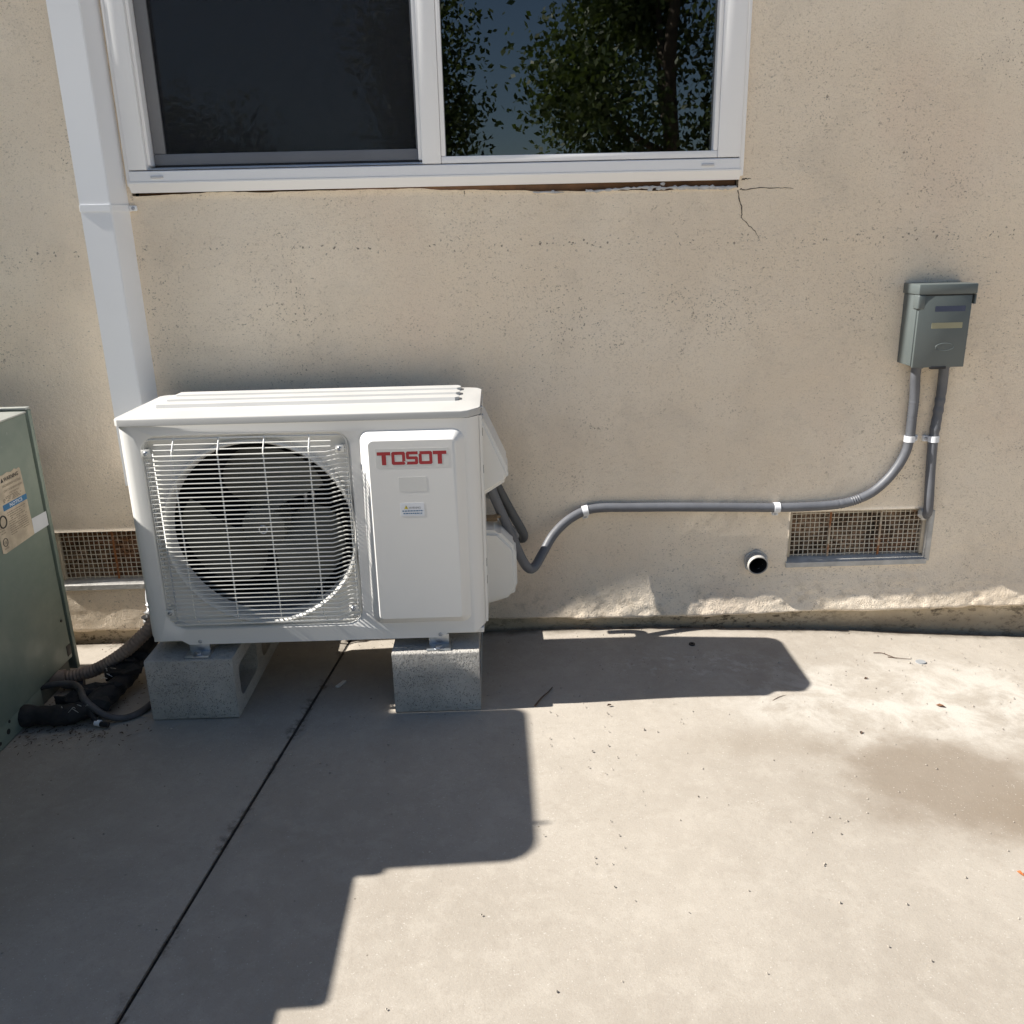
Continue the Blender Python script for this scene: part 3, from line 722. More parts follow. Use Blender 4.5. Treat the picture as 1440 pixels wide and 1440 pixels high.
# fan
fan = obj('fan', *tube_data([(-.425, -.318, .405), (-.425, -.312, .405), (-.425, -.30, .405), (-.425, -.235, .405)], lambda l, t: .030 if l < .001 else (.046 if l < .012 else .050), 28), FAN, unit, angle=40)
for k in range(3):
    a0 = math.radians(96+120*k); V, Fc = [], []; NR, NA = 12, 12
    for s in (0, 1):
        for i in range(NR+1):
            t = i/NR; r = .044+(.176-.044)*t
            half = math.radians(40+6*math.sin(math.pi*t)+4*t); sweep = math.radians(-22*t*t)
            for j in range(NA+1):
                q = j/NA*2-1; a = a0+sweep+half*q*(1-.10*max(0, t-.8)/.2*abs(q))
                rr = r*(1-.06*max(0, abs(q)-.6)/.4*t)
                V.append((-.425+rr*math.cos(a), -.288+.034*q*(1-.35*t)-.006*(1-q*q)+s*.003, .405+rr*math.sin(a)))
    M = (NR+1)*(NA+1)
    for s in (0, 1):
        for i in range(NR):
            for j in range(NA):
                q = s*M+i*(NA+1)+j; f = (q, q+1, q+NA+2, q+NA+1); Fc.append(f if s else f[::-1])
    rim = [j for j in range(NA+1)]+[i*(NA+1)+NA for i in range(1, NR+1)]+[NR*(NA+1)+j for j in range(NA-1, -1, -1)]+[i*(NA+1) for i in range(NR-1, 0, -1)]
    for p, q in zip(rim, rim[1:]+rim[:1]): Fc.append((p, q, q+M, p+M))
    obj('blade', V, Fc, FAN, fan, angle=50)
cv, cf = tube_data([(-.425+.0085*math.cos(a), -.3185, .405+.0085*math.sin(a)) for a in np.linspace(0, 2*math.pi, 24)], .0016, 6, False)
obj('hub_badge', cv, cf, PAPERW, fan, smooth=True)
for x in (-.352, -.335): box('motor_bracket', x-.004, x+.004, -.215, -.205, .2, .63, STEEL, unit, .001)
# grille
gr_pts = rrect(-.631, -.2215, .2105, .6205, .02, 4)
gv, gf = tube_data([(x, -.3715, z) for x, z in gr_pts+gr_pts[:1]], .0013, 6, False)
grille = obj('grille', gv, gf, WIREW, unit, smooth=True)
def wire(path, r=.0014): tube('wire', path, r, WIREW, grille, 6)
zt = .6195; NW = 43; dz = (.6195-.2140)/(NW-1)
for i in range(NW):
    z = zt-i*dz
    if i == 0 or i == NW-1: wire([(-.618, -.3735, z), (-.235, -.3735, z)]); continue
    if i < 3: xa, xb = -.606, -.252
    else: xa, xb = -.630, -.2225
    f = .0855
    YO, YI = -.3965, -.3735
    if i < 3: yo = YI-(YI-YO)*(-1)*0-(.008*i); wire([(xa, YI-.007*i, z), (xb, YI-.007*i, z)]); continue
    wire([(xa, YI, z), (-.6145, YI, z), (-.6125, YI-.001, z), (-.6045, YO+.001, z), (-.6025, YO, z), (-.2640, YO, z), (-.2610, YO+.0012, z), (-.2400, YI-.0012, z), (-.2375, YI, z), (xb, YI, z)])
for x in (-.568, -.477, -.386, -.295):
    wire([(x, -.3715, .6225), (x, -.3740, .6190), (x, -.3905, .5990), (x, -.3938, .5950), (x, -.3938, .236), (x, -.3905, .232), (x, -.3740, .2165), (x, -.3715, .212)], .0016)
for x, s in ((-.6265, 1), (-.2255, -1)):               # short side rods that tie the wire ends
    wire([(x, -.3708, .600), (x, -.3708, .232)], .0013)
for (x, z) in ((-.626, .592), (-.2365, .592), (-.627, .2405), (-.2355, .2395)):
    box('clip_plate', x-.009, x+.009, -.3762, -.3735, z-.008, z+.008, WIREW, grille, .001)
    screw('screw', (x, -.3764, z), (0, -1, 0), .0048, STEEL, grille)
    tube('standoff', [(x, -.374, z), (x, YF+.027, z)], .0045, WIREW, grille, 8)
# side covers
def ngon_extrude_y(name, prof2, y0, y1, mat, parent, bev=.008):
    bm = bmesh.new(); a = [bm.verts.new((x, y0, z)) for x, z in prof2]; b = [bm.verts.new((x, y1, z)) for x, z in prof2]
    bm.faces.new(a); bm.faces.new(list(reversed(b))); skin(bm, b, a)
    bmesh.ops.recalc_face_normals(bm, faces=bm.faces)
    es = [e for e in bm.edges if max(v.co.x for v in e.verts) > .06 ]
    bmesh.ops.bevel(bm, geom=es, offset=bev, segments=3, affect='EDGES')
    return from_bm(name, bm, mat, parent, angle=40)
ngon_extrude_y('terminal_cover', [(.046, .634), (.056, .628), (.106, .515), (.104, .494), (.046, .458)], -.302, -.150, PLAS, unit, .009)
ngon_extrude_y('valve_cover', [(.046, .352), (.080, .350), (.120, .306), (.121, .208), (.108, .186), (.046, .168)], -.218, -.095, PLAS, unit, .010)
prism_z('side_rail', [(.0472, -.345), (.0525, -.343), (.0525, -.105), (.0472, -.1)], .186, .646, PLAS, unit)
for z in (.655, .637): screw('screw', (.0535 if z < .65 else .0515, -.300, z), (1, 0, 0), .004, STEEL, unit)
for z in (.27, .31, .52, .60): box('side_slot', .0523, .0532, -.33, -.322, z, z+.016, BLACK, unit, 0)
tube('valve', [(.050, -.17, .368), (.068, -.17, .368), (.078, -.17, .369)], .009, BRASS, unit, 6)
tube('valve_pipe', catmull([(.072, -.165, .370), (.088, -.15, .366), (.094, -.13, .350), (.092, -.118, .33)], 5), .0055, BRASS, unit, 8)
tube('foil_wrap', catmull([(.050, -.12, .418), (.064, -.12, .405), (.079, -.12, .40)], 5), lambda l, t: .010*(1-l/t)+.002, FOIL, unit, 7)
# feet
for x in (-.576, -.056):
    ft = box('foot', x-.0265, x+.0265, -.398, -.34, .1440, .1480, ZINC, unit, .0015)
    box('foot_leg', x-.022, x+.022, -.372, -.362, .147, .172, ZINC, ft, .001)
    tube('nut', [(x, -.388, .1478), (x, -.388, .1535)], .0085, STEEL, ft, 6)
    tube('washer', [(x+.001, -.388, .1476), (x+.001, -.388, .1492)], .0120, STEEL, ft, 16)
    screw('skirt_screw', (x+.004, -.3752, .1725), (0, -1, 0), .0042, STEEL, unit)
    box('foot', x-.0265, x+.0265, -.11, -.055, .1440, .1480, ZINC, unit, .0015)
    box('foot_riser', x-.02, x+.02, -.10, -.09, .147, .172, ZINC, unit, .001)
# logo plate and stickers, flat print on the raised panel
YP = YF-.0215
def sticker(name, x0, x1, z0, z1, y, mat, parent, r=.0015):
    lp = rrect(x0, x1, z0, z1, r, 3); V = [(x, y, z) for x, z in lp]+[(x, y+.0012, z) for x, z in lp]; n = len(lp)
    return obj(name, V, [tuple(range(n))]+[(i, n+i, n+(i+1) % n, (i+1) % n) for i in range(n)], mat, parent)
plate = sticker('logo_plate', -.1615, -.0150, .5545, .5935, YP-.0002, PAPERS, unit)
def logo():
    x0, x1, z0, z1 = -.1590, -.0195, .5600, .5870; Wd = x1-x0; Hh = z1-z0; y = YP-.00035
    V, Fc = [], []
    def poly(pts):
        o = len(V); V.extend([(x0+Wd*a, y, z0+Hh*b) for a, b in pts]); Fc.append(tuple(range(o, o+len(pts))))
    def rect(a, b, c, d): poly([(a, c), (b, c), (b, d), (a, d)])
    T = .26
    for o in (0, .805):
        rect(o, o+.195, 1-T, 1); rect(o+.066, o+.129, 0, 1-T)
    def letter_o(a, b):
        s = .044; c = .018
        poly([(a, c*5), (a+s, .24), (a+s, .76), (a, 1-c*5)]); poly([(a, 1-c*5), (a+s, .76), (b-s, .76), (b, 1-c*5), (b-c, 1), (a+c, 1)])
        poly([(b, 1-c*5), (b-s, .76), (b-s, .24), (b, c*5)]); poly([(a, c*5), (a+c, 0), (b-c, 0), (b, c*5), (b-s, .24), (a+s, .24)])
    letter_o(.208, .405); letter_o(.600, .795)
    a, b = .418, .588; s = .044
    poly([(a+.018, 1), (a, .91), (a+s, .77), (b, .77), (b, 1)]); poly([(a, .91), (a, .48), (a+.018, .40), (a+s, .62), (a+s, .77)])
    poly([(a+.018, .40), (b-s, .40), (b, .54), (b-.018, .62), (a+s, .62)]); poly([(b, .54), (b-s, .40), (b-s, .23), (b, .09)]); poly([(a, 0), (b-.018, 0), (b, .09), (b-s, .23), (a, .23)])
    obj('lettering', V, Fc, RED, plate)
    V2 = [(x0+Wd*a, y-.00012, z0+Hh*b) for a, b in ((.375, .30), (.432, .17), (.418, -.02), (.402, .16), (.574, .72), (.620, .86), (.596, 1.02), (.590, .82))]
    for q in (V2[:4], V2[4:]): obj('letter_notch', q, [(0, 1, 2, 3)], PAPERS, plate)
logo()
st = sticker('blank_sticker', -.1185, -.0625, .5040, .5340, YP-.0002, PAPERS, unit)
wst = sticker('warning_sticker', -.1185, -.0700, .4510, .4795, YP-.0002, PAPERW, unit)
yy = YP-.00035
tri = obj('warning_triangle', [(-.1110, yy, .4665), (-.1025, yy, .4665), (-.10675, yy, .4745)], [(0, 1, 2)], PRINTY, wst)
text('exclamation_mark', '!', (-.1075, yy-.00012, .4672), (1, 0, 0), (0, 0, 1), .0085, PRINTK, wst)
text('warning_text', 'WARNING', (-.1015, yy, .4668), (1, 0, 0), (0, 0, 1), .0062, PRINTK, wst, .024)
gw = random.Random(5); V, Fc = [], []
for z, xa, xb in ((.4610, -.1150, -.0725), (.4555, -.1130, -.0745)):     # two lines of illegible small print
    x = xa
    while x < xb:
        e = min(xb, x+gw.uniform(.002, .0055)); o = len(V); V += [(x, yy, z), (e, yy, z), (e, yy, z+.0022), (x, yy, z+.0022)]; Fc.append((o, o+1, o+2, o+3)); x = e+.0009
obj('small_print', V, Fc, PRINTB, wst)

# ------------------------------------------------------------------ green condenser
gc = empty('condenser', (-1.35, -.6, 0)); tag(gc, 'old faded green air conditioning condenser with worn warning label on its side', 'air conditioner')
GX = -.955
bm = bmesh.new(); bm_box(bm, -1.75, GX, -1.24, -.184, .052, .646, .003, 2); cab = from_bm('cabinet', bm, GREEN, gc, angle=40)
box('corner_post', -1.02, GX-.001, -.1705, -.156, .012, .6505, GREEN, gc, .002)
box('corner_post', -1.75, -1.69, -.172, -.156, .012, .6505, GREEN, gc, .002)
box('back_coil', -1.70, -.975, -.176, -.166, .03, .645, COIL, gc, 0)
box('base_pan', -1.74, GX-.010, -1.23, -.186, .0, .0505, GREEND, gc, .004)
box('base_rail', GX-.010, GX-.003, -1.22, -.335, .004, .0515, GREEN, gc, .001)
box('top_panel', -1.752, GX+.0015, -1.243, -.1825, .6462, .6500, TOPG, gc, .0015)
box('rear_flange', -1.752, GX-.004, -.1725, -.154, .6507, .6560, TOPG, gc, .0012)
for (y, z, r) in ((-.478, .028, .006), (-.512, .020, .004), (-.468, .046, .0035)):
    tube('rivet_hole', [(GX-.004, y, z), (GX-.0022, y, z)], r, BLACK, gc, 12)
tube('panel_screw', [(GX-.002, -.205, .155), (GX+.0015, -.205, .155)], .0035, BLACK, gc, 10)
box('access_hole', GX-.003, GX+.0008, -.205, -.186, .062, .088, BLACK, gc, .0005)
shade_deck = box('added_shade_deck', -1.69, -1.022, -1.20, -.372, .6502, .777, GREEN, gc, .012, 3)  # made-up deck out of view, sized for the shadow it throws
pf = rrect(-.940, -.452, .777, 1.160, [.004, .004, .034, .055], 8)
V = [(-1.152, y, z) for y, z in pf]+[(-1.56, y, z) for y, z in pf]; n = len(pf)
obj('added_shade_cowl', V, [tuple(range(n)), tuple(range(2*n-1, n-1, -1))]+[(i, (i+1) % n, n+(i+1) % n, n+i) for i in range(n)][::1], GREEN, gc, angle=40)  # invented unseen shape, profiled to cast the rounded shadow on the patio
box('shade_cowl_band', -1.57, -1.145, -.955, -.46, .83, .93, GREEN, gc, .01)  # wider step of the added shadow caster
tube('shade_cowl_bolt', [(-1.16, -.845, 1.158), (-1.16, -.845, 1.185)], .004, STEEL, gc, 8)  # added for the small spike in the cast shadow's edge
# worn label and tape on its side (flat print)
def gp(y, z, d=.0006): return (GX+d, y, z)
lab = obj('warning_label', [gp(*p, .0010) for p in ((-.372, .385), (-.362, .382), (-.244, .385), (-.2425, .390), (-.2475, .520), (-.249, .538), (-.253, .5415), (-.263, .5400), (-.272, .5435), (-.285, .5395), (-.30, .5430), (-.318, .5405), (-.335, .543), (-.376, .543))], [tuple(range(14))], PAPERT, gc)
obj('blue_band', [gp(-.3400, .4675, .0013), gp(-.2450, .4675, .0013), gp(-.2445, .4800, .0013), gp(-.3400, .4805, .0013)], [(0, 1, 2, 3)], PRINTB, lab)
U_, V_ = (0, 1, 0), (0, 0, 1)
text('label_text', 'NOTICE', gp(-.3150, .4705, .0016), U_, V_, .0108, PAPERW, lab, .050)
text('label_text', 'WARNING', gp(-.3180, .5265, .0014), U_, V_, .0115, PRINTK, lab, .058, .0003)
obj('label_symbol', [gp(-.3300, .5262, .0014), gp(-.3195, .5262, .0014), gp(-.3248, .5355, .0014)], [(0, 1, 2)], PRINTK, lab)
text('label_text', 'HAZARDOUS VOLTAGE', gp(-.3280, .5150, .0014), U_, V_, .0074, PRINTG, lab, .074)
text('label_text', 'CAN CAUSE SEVERE INJURY', gp(-.3250, .5045, .0014), U_, V_, .0066, PRINTG, lab, .072)
text('label_text', 'OR DEATH', gp(-.3080, .4965, .0014), U_, V_, .0060, PRINTG, lab, .038)
def print_lines(y0, y1, z0, z1, n, seed):
    g = random.Random(seed); V, Fc = [], []
    for i in range(n):
        z = z1-(z1-z0)*i/(n-1); y = y0
        while y < y1-.004:
            wd = g.uniform(.003, .010); e = min(y1, y+wd)
            if g.random() < .88: o = len(V); V.extend([gp(y, z, .0014), gp(e, z, .0014), gp(e, z+.0017, .0014), gp(y, z+.0017, .0014)]); Fc.append((o, o+1, o+2, o+3))
            y = e+.0016
        
    obj('small_print', V, Fc, PRINTG, lab)
print_lines(-.335, -.262, .4840, .4930, 4, 2); print_lines(-.330, -.256, .4120, .4600, 11, 3); print_lines(-.372, -.348, .424, .436, 3, 4)
cv, cf = tube_data([gp(-.3560+.0085*math.cos(a), .4050+.0085*math.sin(a), .0013) for a in np.linspace(0, 2*math.pi, 28)], .0008, 5, False)
obj('round_mark', cv, cf, PRINTK, lab); text('label_text', 'UL', gp(-.3612, .4018, .0014), U_, V_, .0085, PRINTK, lab, .0098)
text('label_text', 'LISTED', gp(-.3640, .3905, .0014), U_, V_, .0050, PRINTK, lab, .017)
cv, cf = tube_data([gp(-.350+.0125*math.cos(a), .4480+.0125*math.sin(a), .0013) for a in np.linspace(0, 2*math.pi, 28)], .0016, 5, False)
obj('round_mark', cv, cf, PRINTK, lab)
obj('tape_strip', [gp(-.2435, .3855, .0012), gp(-.1795, .3850, .0012), gp(-.1795, .4185, .0012), gp(-.2430, .4205, .0012)], [(0, 1, 2, 3)], TAPE, gc)

# ------------------------------------------------------------------ hoses and pipes between the units
hp = catmull([(-.985, -.275, .036), (-.957, -.262, .034), (-.92, -.252, .036), (-.868, -.246, .049), (-.812, -.240, .080), (-.768, -.232, .115), (-.742, -.215, .142), (-.722, -.17, .19), (-.712, -.11, .25), (-.715, -.05, .31), (-.72, .0, .34)], 26)
hs = empty('flexible_hose', (-.85, -.2, .06)); tag(hs, 'dusty brown corrugated hose arching from the green condenser to the wall', 'hose')
tube('hose_body', hp, lambda l, t: .0150+.0011*math.sin(l*2*math.pi/.0085), HOSE, hs, 14)
tube('hose_collar', [(-.972, -.268, .0345), (-.958, -.262, .034), (-.940, -.257, .0345)], .0195, HOSE, hs, 12)
tube('elbow_fitting', catmull([(-.965, -.262, .036), (-.945, -.262, .022), (-.930, -.255, .014), (-.905, -.25, .012)], 5), .012, CABLE, hs, 10)
bp = catmull([(-.985, -.415, .028), (-.92, -.415, .027), (-.868, -.412, .026), (-.830, -.395, .03), (-.808, -.345, .034), (-.798, -.30, .036), (-.792, -.25, .044), (-.780, -.19, .075), (-.750, -.13, .12), (-.735, -.06, .17)], 12)
g = random.Random(4); ph = [g.uniform(0, 6) for _ in range(4)]
ip = empty('insulated_pipe', (-.85, -.3, .03)); tag(ip, 'black foam insulated refrigerant pipe with torn foam beside the green condenser', 'pipe')
tube('pipe_foam', bp, lambda l, t: .0230+.0016*math.sin(l*31+ph[0])+.0016*math.sin(l*67+ph[1])+.0009*math.sin(l*210), RUBBER, ip, 12)
for i, (x, y, z) in enumerate(((-.868, -.372, .045), (-.842, -.350, .050), (-.815, -.335, .052), (-.80, -.268, .062), (-.785, -.235, .078), (-.83, -.392, .040))):
    bm = bmesh.new(); bmesh.ops.create_icosphere(bm, subdivisions=2, radius=.024)
    for v in bm.verts:
        s = 1+.55*g.uniform(-1, 1); v.co = Vector((v.co.x*s*1.5+x, v.co.y*s+y, max(.002, v.co.z*s*.75+z*.8)))
    from_bm('torn_foam', bm, RUBBER, ip)
for k in range(9):                                      # frayed foil threads on the foam
    x, y, z = (-.815+g.uniform(-.02, .02), -.30+g.uniform(-.03, .03), .066) if k < 4 else (-.845+g.uniform(-.03, .03), -.418+g.uniform(-.012, .006), .051)
    tube('foil_thread', catmull([(x, y-.008, z), (x+g.uniform(-.008, .008), y-.010, z+.004), (x+g.uniform(-.014, .014), y-.014, z+g.uniform(-.006, .006))], 4), .0007, FOIL, ip, 5)
cb = empty('grey_cable', (-.85, -.35, .02)); tag(cb, 'grey cable trailing over the black pipe to the ground by the hollow block', 'cable')
tube('cable_jacket', catmull([(-.985, -.322, .040), (-.955, -.318, .046), (-.927, -.318, .050), (-.885, -.33, .054), (-.855, -.362, .056), (-.83, -.398, .050), (-.79, -.410, .022), (-.755, -.405, .0085), (-.728, -.385, .0075), (-.712, -.34, .0075), (-.707, -.27, .0075)], 10), .0075, CABLE, cb, 10)
tube('cable_end', catmull([(-.83, -.400, .046), (-.812, -.418, .026), (-.795, -.428, .012), (-.772, -.432, .009)], 6), .0058, RUBBER, cb, 9)
tube('cable_ferrule', [(-.802, -.4265, .0125), (-.790, -.4290, .0112)], .0072, STRAPW, cb, 9)
wc = empty('white_cable', (-.81, -.08, .2)); tag(wc, 'thin white cable with foil wrap hanging beside the white unit', 'cable')
tube('cable_jacket', catmull([(-.735, -.06, .42), (-.775, -.07, .30), (-.790, -.075, .252), (-.795, -.08, .204), (-.800, -.085, .150), (-.792, -.10, .108), (-.775, -.12, .09)], 8), .0032, STRAPW, wc, 8)
tube('foil_wrap', catmull([(-.785, -.085, .165), (-.792, -.09, .135), (-.798, -.10, .105), (-.806, -.11, .080)], 8), lambda l, t: .009+.004*math.sin(l*300)+.002*math.sin(l*710), FOIL, wc, 8)
tube('cable_tie', [(-.80, -.10, .112), (-.80, -.10, .1135)], .014, BLACK, wc, 10)

# leaf litter in the corner under the pipe
V, Fc = [], []
for k in range(420):
    a = g.uniform(0, 6.28); x = g.gauss(-.85, .075); y = g.gauss(-.43, .04)
    if k > 250: x = g.gauss(-.86, .09); y = g.gauss(-.30, .05)
    if k > 330: x = g.uniform(-.95, -.55); y = g.gauss(-.03, .018)
    y = min(y, -.004); x = max(x, -.948)
    L_ = g.uniform(.004, .014); wd = g.uniform(.0012, .004); u = Vector((math.cos(a), math.sin(a), g.uniform(-.1, .15))); v = Vector((-math.sin(a), math.cos(a), 0)); p = Vector((x, y, .003+g.random()*.004)); o = len(V)
    V += [p-u*L_*.5, p+v*wd*.5, p+u*L_*.5, p-v*wd*.5]; Fc.append((o, o+1, o+2, o+3))
tag(obj('leaf_litter', V, Fc, TWIG), 'dark dry leaf litter on the patio around the black pipe', 'leaf litter', kind='stuff')

# ------------------------------------------------------------------ disconnect box and conduits
db = empty('disconnect_box', (1.12, -.03, .68)); tag(db, 'grey metal electrical disconnect box on the wall above the vent', 'electrical box')
BX0, BX1, BZ0, BZ1, BY = 1.058, 1.184, .681, .864, -.074
box('box_body', BX0, BX1, BY+.006, .004, BZ0, BZ1-.002, BOXG, db, .0025)
# front cover with folded hood at the top
prof_c = [(BY+.0055, BZ0-.0035), (BY-.0005, BZ0-.0030), (BY-.0025, BZ0+.004), (BY-.0025, BZ1-.030), (BY+.0055, BZ1-.030)]
bm = bmesh.new(); bm_box(bm, BX0+.002, BX1-.002, BY-.0022, BY+.0055, BZ0-.003, BZ1-.0215, .0018, 2); cov = from_bm('cover', bm, BOXG, db, angle=40)
hood = box('hood', BX0-.0035, BX1+.0055, BY-.0065, .0035, BZ1-.019, BZ1+.004, BOXG, db, .0022)
box('hinge_ear', BX0-.0032, BX0+.014, BY-.0062, BY+.02, BZ1-.052, BZ1-.0195, BOXG, hood, .0035, 3)
box('hinge_ear', BX1+.0018, BX1+.0052, BY-.006, BY+.02, BZ1-.042, BZ1-.0195, BOXG, hood, .0015)
obj('hood_shadow_gap', [(BX0+.015, BY-.0027, BZ1-.0215), (BX1-.002, BY-.0027, BZ1-.0215), (BX1-.002, BY-.0027, BZ1-.0193), (BX0+.015, BY-.0027, BZ1-.0193)], [(0, 1, 2, 3)], BLACK, hood)
sticker('blue_label', BX0+.040, BX0+.110, BZ0+.125, BZ0+.1375, BY-.0028, plain('blue_grey_print', (.045, .06, .115), .45), cov)
sticker('yellow_label', BX0+.036, BX0+.108, BZ0+.0870, BZ0+.1000, BY-.0028, plain('dull_yellow_label', (.33, .31, .20), .6), cov)
cv, cf = tube_data([(BX0+.073+.021*math.cos(a), BY-.0022, BZ0+.044+.0085*math.sin(a)) for a in np.linspace(0, 2*math.pi, 36)], .0011, 6, False)
obj('embossed_oval', cv, cf, BOXG, cov, smooth=True)
box('latch_tab', BX0+.046, BX0+.082, BY-.004, BY+.006, BZ0-.007, BZ0-.0005, BLACK, db, .001)
def conduit_r(r0, zones):
    def f(l, t):
        for a, b in zones:
            if a < l < b: return r0+.0009*math.sin(l*2*math.pi/.0058)
        return r0
    return f
def cstrap(parent, p, d, side, tabv):
    """white band round a conduit at p (direction d) with a screwed tab along tabv on the wall"""
    p = Vector(p); d = Vector(d).normalized(); tv = Vector(tabv).normalized()
    v, f = tube_data([p-d*.0075, p+d*.0075], .0136, 18, True); s = obj('strap', v, f, STRAPW, parent, angle=50)
    c = p+tv*.0165; c.y = -.0085
    u = d; bm = bmesh.new(); bm_box(bm, -.0075, .0075, -.003, .0085, -.006, .0065, .0016, 2)
    for q in bm.verts: x, y, z = q.co; q.co = c+u*x+Vector((0, y, 0))+tv*z
    from_bm('strap_tab', bm, STRAPW, s, angle=40); screw('screw', c+Vector((0, -.0030, 0))+tv*.001, (0, -1, 0), .0042, STEEL, s)
cl = empty('flexible_conduit', (.7, -.02, .33)); tag(cl, 'long grey flexible conduit sweeping along the wall from the box to the white unit', 'conduit')
pL = [(1.095, -.030, .684), (1.095, -.026, .655), (1.103, -.018, .595), (1.104, -.016, .545), (1.104, -.016, .494), (1.097, -.016, .455), (1.080, -.016, .419), (1.056, -.016, .386), (1.024, -.016, .357), (.982, -.016, .3375), (.93, -.016, .3275), (.86, -.016, .3245), (.785, -.016, .3245), (.69, -.016, .328), (.60, -.016, .331), (.50, -.016, .334), (.40, -.016, .336), (.345, -.016, .337), (.300, -.018, .331), (.254, -.030, .310), (.216, -.050, .279), (.188, -.075, .241), (.167, -.10, .2165), (.151, -.115, .2185), (.133, -.125, .251), (.109, -.14, .319), (.086, -.15, .379), (.066, -.156, .435), (.058, -.158, .47)]
pathL = catmull(pL, 16)
tube('conduit_body', pathL, conduit_r(.0116, ((.10, .14), (.385, .43), (.435, .45))), CONDUIT, cl, 16)
tube('conduit_collar', [(1.095, -.030, .684), (1.095, -.0285, .672)], .0145, CONDUIT, cl, 14)
cstrap(cl, (.300, -.0175, .331), (.97, 0, .22), 0, (.05, 0, -1)); cstrap(cl, (.785, -.016, .3245), (1, 0, 0), 0, (0, 0, -1)); cstrap(cl, (1.104, -.016, .494), (0, 0, 1), 0, (1, 0, 0))
cr = empty('flexible_conduit', (1.168, -.02, .5)); tag(cr, 'short grey flexible conduit dropping from the box to the corner of the vent', 'conduit')
pR = [(1.160, -.030, .684), (1.163, -.026, .655), (1.168, -.018, .620), (1.167, -.016, .558), (1.164, -.016, .492), (1.167, -.016, .414), (1.171, -.018, .345), (1.175, -.014, .305), (1.180, .002, .288), (1.186, .02, .283)]
tube('conduit_body', catmull(pR, 14), conduit_r(.0116, ((.085, .14), (.16, .19))), CONDUIT, cr, 16)
tube('conduit_collar', [(1.160, -.030, .684), (1.1605, -.0285, .672)], .0145, CONDUIT, cr, 14)
cstrap(cr, (1.164, -.016, .492), (0, 0, 1), 0, (-1, 0, 0))
bm = bmesh.new(); bmesh.ops.create_icosphere(bm, subdivisions=3, radius=.016)
for v in bm.verts: v.co = Vector((v.co.x*1.1*(1+.3*g.uniform(-1, 1))+1.176, v.co.y*.4+.002, v.co.z*(1+.3*g.uniform(-1, 1))+.292))
from_bm('mortar_patch', bm, VSILL, cr, smooth=True)
dl = empty('dark_conduit_loop', (.11, -.09, .33)); tag(dl, 'dark conduit looping down behind the grey conduit beside the white unit', 'conduit')
tube('conduit_body', catmull([(.066, -.148, .47), (.080, -.135, .435), (.110, -.110, .366), (.134, -.092, .315), (.142, -.082, .291), (.134, -.072, .281), (.115, -.064, .297), (.090, -.056, .318), (.060, -.05, .318), (.03, -.05, .30)], 12), .0112, CONDDK, dl, 14)

# ------------------------------------------------------------------ small things on the patio
def twig(pts, r, lab):
    P = catmull(pts, 5); tag(tube('twig', P, lambda l, t: r*(1-.5*l/t), TWIG, None, 6), lab, 'twig')
twig([(.150, -.398, .003), (.168, -.365, .005), (.185, -.338, .004), (.194, -.318, .003)], .0022, 'dark twig lying across the shadow edge beside the concrete block')
twig([(1.015, -.144, zg(1.015)+.002), (1.035, -.146, zg(1.03)+.003), (1.048, -.158, zg(1.05)+.003), (1.062, -.171, zg(1.06)+.002)], .0011, 'thin bent reddish twig on the pale patio below the vent')
twig([(1.042, -.165, zg(1.04)+.002), (1.07, -.172, zg(1.07)+.003), (1.097, -.173, zg(1.1)+.002)], .0011, 'thin straight twig beside the small grey disc below the vent')
twig([(.682, -.39, zg(.68)+.0015), (.702, -.375, zg(.7)+.003), (.722, -.364, zg(.72)+.0015)], .0008, 'thin pale grass stalk beside the corner of the unit shadow')
def leaf(x, y, L_, a, mat, lab, name='fallen_leaf'):
    u = Vector((math.cos(a), math.sin(a), 0)); v = Vector((-u.y, u.x, 0)); p = Vector((x, y, zg(x)+.0025))
    V = [p-u*L_/2, p-u*L_*.15+v*L_*.22+Vector((0, 0, .003)), p+u*L_*.2+v*L_*.17+Vector((0, 0, .002)), p+u*L_/2, p+u*L_*.2-v*L_*.17+Vector((0, 0, .004)), p-u*L_*.15-v*L_*.22+Vector((0, 0, .001)), p+Vector((0, 0, -.0008))]
    tag(obj(name, V, [(0, 6, 1), (1, 6, 2), (2, 6, 3), (3, 6, 4), (4, 6, 5), (5, 6, 0)], mat), lab, 'leaf')
leaf(1.057, -.401, .020, -.5, DRYLEAF, 'small dark curled leaf on the white limy patch of the patio')
leaf(.938, -.281, .011, .4, DRYLEAF, 'tiny red brown leaf fragment on the patio below the stub pipe')
leaf(.828, -.519, .012, 1.1, TWIG, 'tiny dark leaf scrap beside the brown water stain')
leaf(.314, -.405, .012, .3, TWIG, 'tiny dark leaf scrap in front of the unit shadow band')
leaf(.919, -.938, .014, 2.0, plain('orange_leaf', (.35, .10, .02), .7), 'small orange leaf on the patio beyond the brown stain')
def flatdisc(name, x, y, rx, ry, h, mat, lab, cat, hole=0):
    V, Fc = [], []; n = 18; z = zg(x)+.001
    for (hh, s) in ((-.002, 1), (h, .95), (h, hole)):
        for k in range(n): a = 2*math.pi*k/n; V.append((x+rx*s*math.cos(a), y+ry*s*math.sin(a), z+hh))
    for s in range(2):
        for k in range(n): Fc.append((s*n+k, s*n+(k+1) % n, (s+1)*n+(k+1) % n, (s+1)*n+k))
    if hole:
        for k in range(n): V.append((x+rx*hole*math.cos(2*math.pi*k/n), y+ry*hole*math.sin(2*math.pi*k/n), z-.002))
        for k in range(n): Fc.append((2*n+k, 2*n+(k+1) % n, 3*n+(k+1) % n, 3*n+k))
    tag(obj(name, V, Fc, mat), lab, cat)
